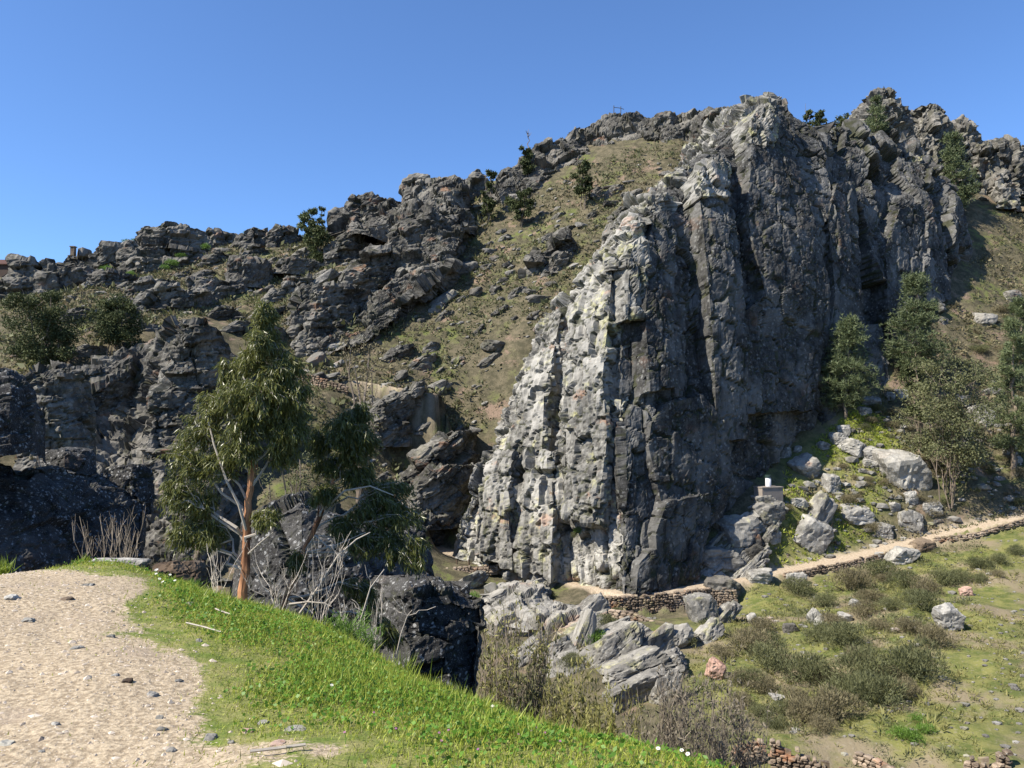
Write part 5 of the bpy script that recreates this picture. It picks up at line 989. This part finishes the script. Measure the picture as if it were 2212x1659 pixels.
def foot(pts, off=0.0): return [np.array([p[0], p[1], H([p[:2]])[0] + off]) for p in pts]
wl = [PATH[4] + [-2.2, -1.7, 0], PATH[4] + [-.5, -1.8, 0], PATH[5] + [0, -1.8, 0], PATH[6] + [0, -1.8, 0], PATH[6] + [2.6, -1.7, 0]]
stone_wall('dry-stone retaining wall holding up the path at the cliff foot', [np.array([p[0], p[1], z_ - 2.0]) for p, z_ in zip(wl, [PATH[4][2], PATH[4][2], PATH[5][2], PATH[6][2], PATH[6][2]])], lambda u: 2.1, .46, .27, 1, .6)
wl = [PATH[8] + [-1, -1.9, 0], PATH[9] + [0, -1.9, 0], PATH[10] + [0, -1.9, 0], PATH[10] + [3, -1.8, .4]]
stone_wall('low dark dry-stone wall along the outer edge of the rising path', [np.array([p[0], p[1], p[2] - .85]) for p in wl], lambda u: 1.0, .5, .22, 2, .5)
wl = [PATH[11] + [-3, -1.9, -.4], PATH[11] + [2, -1.9, .2], PATH[12] + [0, -1.9, 0], PATH[12] + [6, -1.5, 1]]
stone_wall('low stone edging along the path at the right edge', [np.array([p[0], p[1], p[2] - .5]) for p in wl], lambda u: .62, .55, .22, 3, .5)
stone_wall('short low wall under the fence posts', [P(965, 1244, 99.5), P(1010, 1240, 99.5), P(1075, 1236, 99)], lambda u: .95, .5, .25, 4, .5)
stone_wall('stepped pinkish stone wall descending from the retaining wall', [P(1318, 1336, 80), P(1360, 1340, 79), P(1412, 1362, 76.5)], lambda u: 1.0, .6, .3, 5, .5)
stone_wall('ruined tan stone wall end at the bottom beside the bare thicket', foot([P(1585, 1640, 45), P(1648, 1640, 45)]), lambda u: 1.3 - .1 * u, .3, .2, 6, .5, .1)
stone_wall('long ruined grey stone wall at the bottom of the slope', foot([P(1668, 1655, 44.5), P(1720, 1660, 44), P(1790, 1665, 43.5), P(1850, 1668, 43)]), lambda u: 1.5 - .9 * u + .25 * sin(u * 25), .32, .2, 7, .5, .2)
stone_wall('tumbled orange stone wall at the bottom right', foot([P(1850, 1630, 45), P(1900, 1640, 44), P(1960, 1660, 42.5), P(2000, 1675, 42)]), lambda u: .75, .38, .24, 8, .5, .3)
stone_wall('reddish terrace wall beside the upper path on the hillside', [P(630, 830, 124.5), P(690, 838, 123.5), P(750, 848, 122.5)], lambda u: 2.2 - u, .6, .34, 9, .6, .2)
stone_wall('crumbling stone wall at the bottom right corner', foot([P(2090, 1650, 42.5), P(2130, 1655, 42), P(2175, 1650, 42)]), lambda u: .7 + .3 * sin(u * 9), .34, .24, 10, .5, .2)
# ------------------------------------------------------------------ fence, marker, frame, houses
M['wood'] = plain('weathered_wood', (0.11, 0.075, 0.05), .8); M['white'] = plain('white_paint', (0.72, 0.72, 0.74), .5, .05); M['cap'] = plain('dark_green_cap', (0.03, 0.055, 0.05), .5)
M['concrete'] = plain('stained_concrete', (0.30, 0.26, 0.22), .9, .3, 2.0, .4); M['metal'] = plain('dark_pole', (0.06, 0.055, 0.05), .6); M['rooftile'] = plain('brown_roof_tile', (0.095, 0.045, 0.032), .9, .3, 2.0, .4); M['render'] = plain('dark_house_wall', (0.08, 0.055, 0.042), .9, .2, 1.0); M['glassd'] = plain('window_dark', (0.02, 0.02, 0.025), .2)
def cyl(c, r, h, n=16, taper=1.0, cap=True):
    a = np.arange(n) * 2 * pi / n; ring = np.stack([np.cos(a), np.sin(a), a * 0], 1); V = np.concatenate([ring * r, ring * r * taper + [0, 0, h]]) + np.asarray(c); i = np.arange(n); F = np.stack([i, (i + 1) % n, (i + 1) % n + n, i + n], 1)
    V = np.concatenate([V, [np.asarray(c) + [0, 0, h]]]); F2 = np.stack([i + n, (i + 1) % n + n, np.full(n, 2 * n)], 1); return V, F, F2
def box(c, s, rz=0.0, bev=0.0):
    c = np.asarray(c, float); s = np.asarray(s, float) / 2; V = np.array([[x, y, z] for z in (-1, 1) for x, y in ((-1, -1), (1, -1), (1, 1), (-1, 1))]) * s; R = rotm(0, 0, rz); F = [[0, 3, 2, 1], [4, 5, 6, 7], [0, 1, 5, 4], [1, 2, 6, 5], [2, 3, 7, 6], [3, 0, 4, 7]]; return V @ R.T + c, np.array(F)
fpx = [(958,1229),(987,1227),(1013,1226),(1042,1224),(1068,1222)]; fp = [P(x, y, 101.5) for x, y in fpx]
fence = thing('post_fence', 'dark wooden post and rope fence beside the path at the cliff foot', 'fence', fp[0])
for p_ in fp:
    p_[2] = min(p_[2], H([p_[:2]])[0] + .1); V, F, F2 = cyl(p_ - [0, 0, .4], .10, 1.45, 8); mk('post', V, [F, F2], M['wood'], fence)
for a, b_ in zip(fp[:-1], fp[1:]):
    for hh in (.5, .9):
        V, F = tube(bez(a + [0, 0, hh], b_ + [0, 0, hh], np.random.default_rng(1), -.04, 7, 0), .03, 5); mk('rope', V, F, M['wood'], fence)
pc = G(1660, 1075, dmin=60); s = pc[1] / FOC
blk = thing('concrete_block', 'square stained concrete block among pale rocks beside the cliff', 'block', pc); V, F = box(pc + [0, 0, 11 * s - .3], (52 * s, 30 * s, 22 * s + .6), 18); mk('body', V, F, M['concrete'], blk); V, F = box(pc + [0, 0, 22 * s + .06], (54 * s, 32 * s, .13), 18); mk('coping', V, F, M['concrete'], blk)
mkr = thing('white_cylinder', 'white cylinder with a dark cap standing on the concrete block', 'marker', pc + [0, 0, 22 * s + .13]); V, F, F2 = cyl(pc + [0, 0, 22 * s + .13], 6 * s, 19 * s, 20); mk('body', V, [F, F2], M['white'], mkr, True); V, F, F2 = cyl(pc + [0, 0, 41 * s + .12], 7 * s, 5.5 * s, 20); mk('cap', V, [F, F2], M['cap'], mkr)
p_ = G(500, 1108, dmin=40); s = p_[1] / FOC; mk2 = thing('white_post', 'white post seen through the branches of the tall eucalyptus', 'marker', p_); V, F, F2 = cyl(p_ - [0, 0, .1], 7 * s, 34 * s, 14); mk('body', V, [F, F2], M['white'], mk2); V, F, F2 = cyl(p_ + [0, 0, 34 * s - .1], 8 * s, 3 * s, 14); mk('cap', V, [F, F2], M['white'], mk2)
fr0 = thing('pole_frame', 'thin frame of two poles and a crossbar on the ridge top', 'frame', P(1326, 256, 186))
for x, y0, y1 in ((1326, 262, 228), (1341, 262, 230)):
    V, F = tube(np.array([P(x, y0, 186), P(x, (y0 + y1) / 2, 186), P(x, y1, 186)]), .10, 6); mk('pole', V, F, M['metal'], fr0)
V, F = tube(np.array([P(1326, 232, 186), P(1337, 233, 186), P(1348, 236, 186)]), .07, 6); mk('crossbar', V, F, M['metal'], fr0)
def bare_tree(label, x, y, top, D):
    rg = np.random.default_rng(3); b = Bag(); a = P(x, y, D); e = P(x - 2, top, D); p_ = bez(a, e, rg, 0, 8, .02); b.tube(p_, np.linspace(.16, .04, 8), 5)
    for k in range(12):
        i = rg.integers(2, 7); f = p_[i] + [rg.uniform(-1, 1), rg.uniform(-.5, .5), rg.uniform(.5, 1.6)]; b.tube(bez(p_[i], f, rg, 0, 5, .05), np.linspace(.07, .03, 5), 3)
    tag(b.mk('bare_tree', M['bark_far'], loc=a), label, 'tree')
bare_tree('leafless thin tree rising above the ridge crag', 1142, 330, 283, 182)
def house(label, x, y, w, h, D, roof_h, seed, name='house', hip=True):
    a = P(x, y, D); s = D / FOC; W, Hh, Dp = w * s, h * s, w * s * .8; t = thing(name, label, 'house', a); V, F = box(a + [0, Dp / 2, Hh / 2 - 2], (W, Dp, Hh + 4)); mk('wall', V, F, M['render'], t)
    rz = roof_h * s; e = .5; V = np.array([[-W/2-e, -e, 0], [W/2+e, -e, 0], [W/2+e, Dp+e, 0], [-W/2-e, Dp+e, 0], [-W/2+W*.1, Dp/2, rz], [W/2-W*.22, Dp/2, rz]]) + a + [0, 0, Hh]
    V = np.concatenate([V, V[:4] - [0, 0, .2]]); rf = mk('roof', V, [np.array([[0, 1, 5, 4], [2, 3, 4, 5], [0, 6, 7, 1], [1, 7, 8, 2], [2, 8, 9, 3], [3, 9, 6, 0]]), np.array([[1, 2, 5], [3, 0, 4]])], M['rooftile'], t)
    for k in range(2):
        V, F = box(a + [W * (-.2 + .4 * k), -.03, Hh * .5], (.9, .1, 1.1)); wd = mk('window', V, F, M['glassd'], t); V, F = box(a + [W * (-.2 + .4 * k), -.06, Hh * .5 - .62], (1.1, .16, .12)); mk('sill', V, F, M['concrete'], wd)
    return t
house('dark brown house with a tiled roof at the far left edge of the skyline', 8, 588, 78, 18, 186, 16, 1)
house('long low house with a reddish roof line left of the stone pillar', 88, 588, 66, 20, 190, 6, 2)
p_ = P(158, 549, 176); pl = thing('stone_pillar', 'small stone pillar on top of the far left crag', 'pillar', p_); V, F = box(p_ + [0, 0, .6], (.9, .9, 2.0)); mk('shaft', V, F, M['wallstone'], pl); V, F = box(p_ + [0, 0, 1.7], (1.2, 1.2, .2)); mk('cap', V, F, M['wallstone'], pl)
# ------------------------------------------------------------------ flowers, sticks and tall herbs of the near bank
M['petal'] = plain('white_petal', (0.80, 0.80, 0.76), .6, .05, trans=.3); M['yolk'] = plain('yellow_flower_heart', (0.60, 0.36, 0.02), .6); M['purple'] = plain('purple_petal', (0.36, 0.12, 0.34), .6, trans=.3)
def daisy(p, r, h, label, group, petal='petal', seed=0):
    rg = np.random.default_rng(seed); t = thing('flower', label, 'flower', p, group); tp = p + np.array([rg.normal() * .01, rg.normal() * .01, h]); V, F = tube(np.array([p, (p + tp) / 2 + [.004, 0, 0], tp]), .0022, 4); mk('stem', V, F, M['clover'], t, attrs={'tone': np.full(len(V), .5)})
    n = 11; a = np.arange(n) * 2 * pi / n; nrm = unit(np.array([rg.normal() * .25, -.45, 1.0])); X = unit(np.cross(nrm, [0, 1, 0.3])); Y = np.cross(nrm, X); d = np.cos(a)[:, None] * X + np.sin(a)[:, None] * Y; sd_ = -np.sin(a)[:, None] * X + np.cos(a)[:, None] * Y
    V = np.stack([tp + d * r * .2, tp + d * r * .7 + sd_ * r * .22, tp + d * r + nrm * r * .08, tp + d * r * .7 - sd_ * r * .22], 1).reshape(-1, 3); mk('petals', V, np.arange(n * 4).reshape(-1, 4), M[petal], t, attrs={'tone': np.full(len(V), .5)})
    Vc, Fc = ICO[2]; mk('heart', Vc * r * .28 * np.array([1, 1, .6]) + tp, Fc, M['yolk'], t)
rg = np.random.default_rng(17)
for k in range(34):
    p_ = G(rg.uniform(395, 525) - 60, 1236 + rg.uniform(0, 34), dmin=2); daisy(p_, .016, rg.uniform(.05, .1), 'white daisy in the patch by the mossy rock', 'daisies by the mossy rock', seed=k)
for k, (x, y) in enumerate([(838,1425),(848,1430),(1425,1640),(1436,1622),(1488,1655),(720,1500),(1470,1645),(1066,1545)]):
    daisy(G(x, y, dmin=1.5), .012, .06, 'single white daisy along the brow of the near grass', 'scattered daisies of the brow', seed=60 + k)
for k in range(14):
    daisy(G(rg.uniform(700, 1300), rg.uniform(1560, 1650), dmin=1.5), .007, .05, 'tiny purple flower in the near grass', 'purple flowers of the near grass', 'purple', seed=90 + k)
for lab, a in [('long straight pale straw stalk lying on the grass', [(402,1353),(440,1362),(478,1373)]), ('short pale straw stalk lying on the grass by the tree', [(465,1322),(480,1328),(500,1335)]), ('thin grey stick lying near the bottom grass', [(540,1637),(600,1630),(660,1622)])]:
    Q = np.array([G(x, y, dmin=2) + [0, 0, .03] for x, y in a]); V, F = tube(Q, .008, 5); tag(mk('straw', V, F, M['twig_pale'], loc=Q[0]), lab, 'stick')
def herb(label, x, y, top, w, D, seed, mat='lush', n=40, name='fennel_plant'):
    c0 = P(x, y, D); c0[2] = H([c0[:2]])[0]; s = D / FOC; Ht = P(x, top, D)[2] - c0[2]; W = w * s / 2; rg = np.random.default_rng(seed); t = thing(name, label, 'plant', c0); st = Bag(); lf = Bag()
    for k in range(n):
        e = c0 + [rg.uniform(-1, 1) * W, rg.uniform(-1, 1) * W * .7, Ht * rg.uniform(.5, 1)]; p_ = bez(c0 + [rg.uniform(-.3, .3) * W, 0, 0], e, rg, .1, 5, .04); st.tube(p_, np.linspace(.006, .003, 5), 3, .5)
        m = 26; u = rg.uniform(.3, 1, m); C = np.stack([np.interp(u * 4, range(5), p_[:, q]) for q in range(3)], 1); V, F = leaves(C, rg.normal(size=(m, 3)) + [0, 0, .7], rg.uniform(.04, .11, m), .007, rg); lf.add(V, F, np.repeat(rg.uniform(0, 1, m), 4))
    st.mk('stems', M['lush'], t); lf.mk('foliage', M[mat], t)
herb('bright feathery fennel at the grass brow below the dead branches', 745, 1385, 1325, 110, 9.6, 1)
herb('second feathery fennel clump right of the first', 800, 1400, 1350, 60, 9.4, 2, n=22)
herb('low leafy weeds beside the brown mossy rock', 395, 1300, 1268, 70, 9.0, 3, n=24, name='weed_clump')
def tuft(label, x, y, top, w, D, seed, n=90):
    c0 = P(x, y, D); c0[2] = H([c0[:2]])[0] - .02; s = D / FOC; Ht = P(x, top, D)[2] - c0[2]; W = w * s / 2; rg = np.random.default_rng(seed); V, F = leaves(np.repeat(c0[None], n, 0) + rg.normal(size=(n, 3)) * [W * .2, W * .2, 0], np.array([0, 0, 1.0]) + rg.normal(size=(n, 3)) * .45, rg.uniform(.5, 1.1, n) * Ht, .012, rg, .12)
    tag(mk('grass_tuft', V, F, M['grass'], attrs={'tone': np.repeat(rg.uniform(0, .6, n), 4)}, loc=c0), label, 'grass')
for k, a in enumerate([('tall grass tuft before the black rock',870,1455,1400,70,8.3),('spiky grass tuft on the brow below the willow',1285,1612,1560,80,5.2),('grass tuft at the left edge behind the track',10,1240,1195,70,8.6),('grass tuft at the head of the grass bank',180,1222,1195,60,9.0),('long grass tuft under the leaning eucalyptus',650,1365,1320,80,9.6)]): tuft(*a, 5 + k)
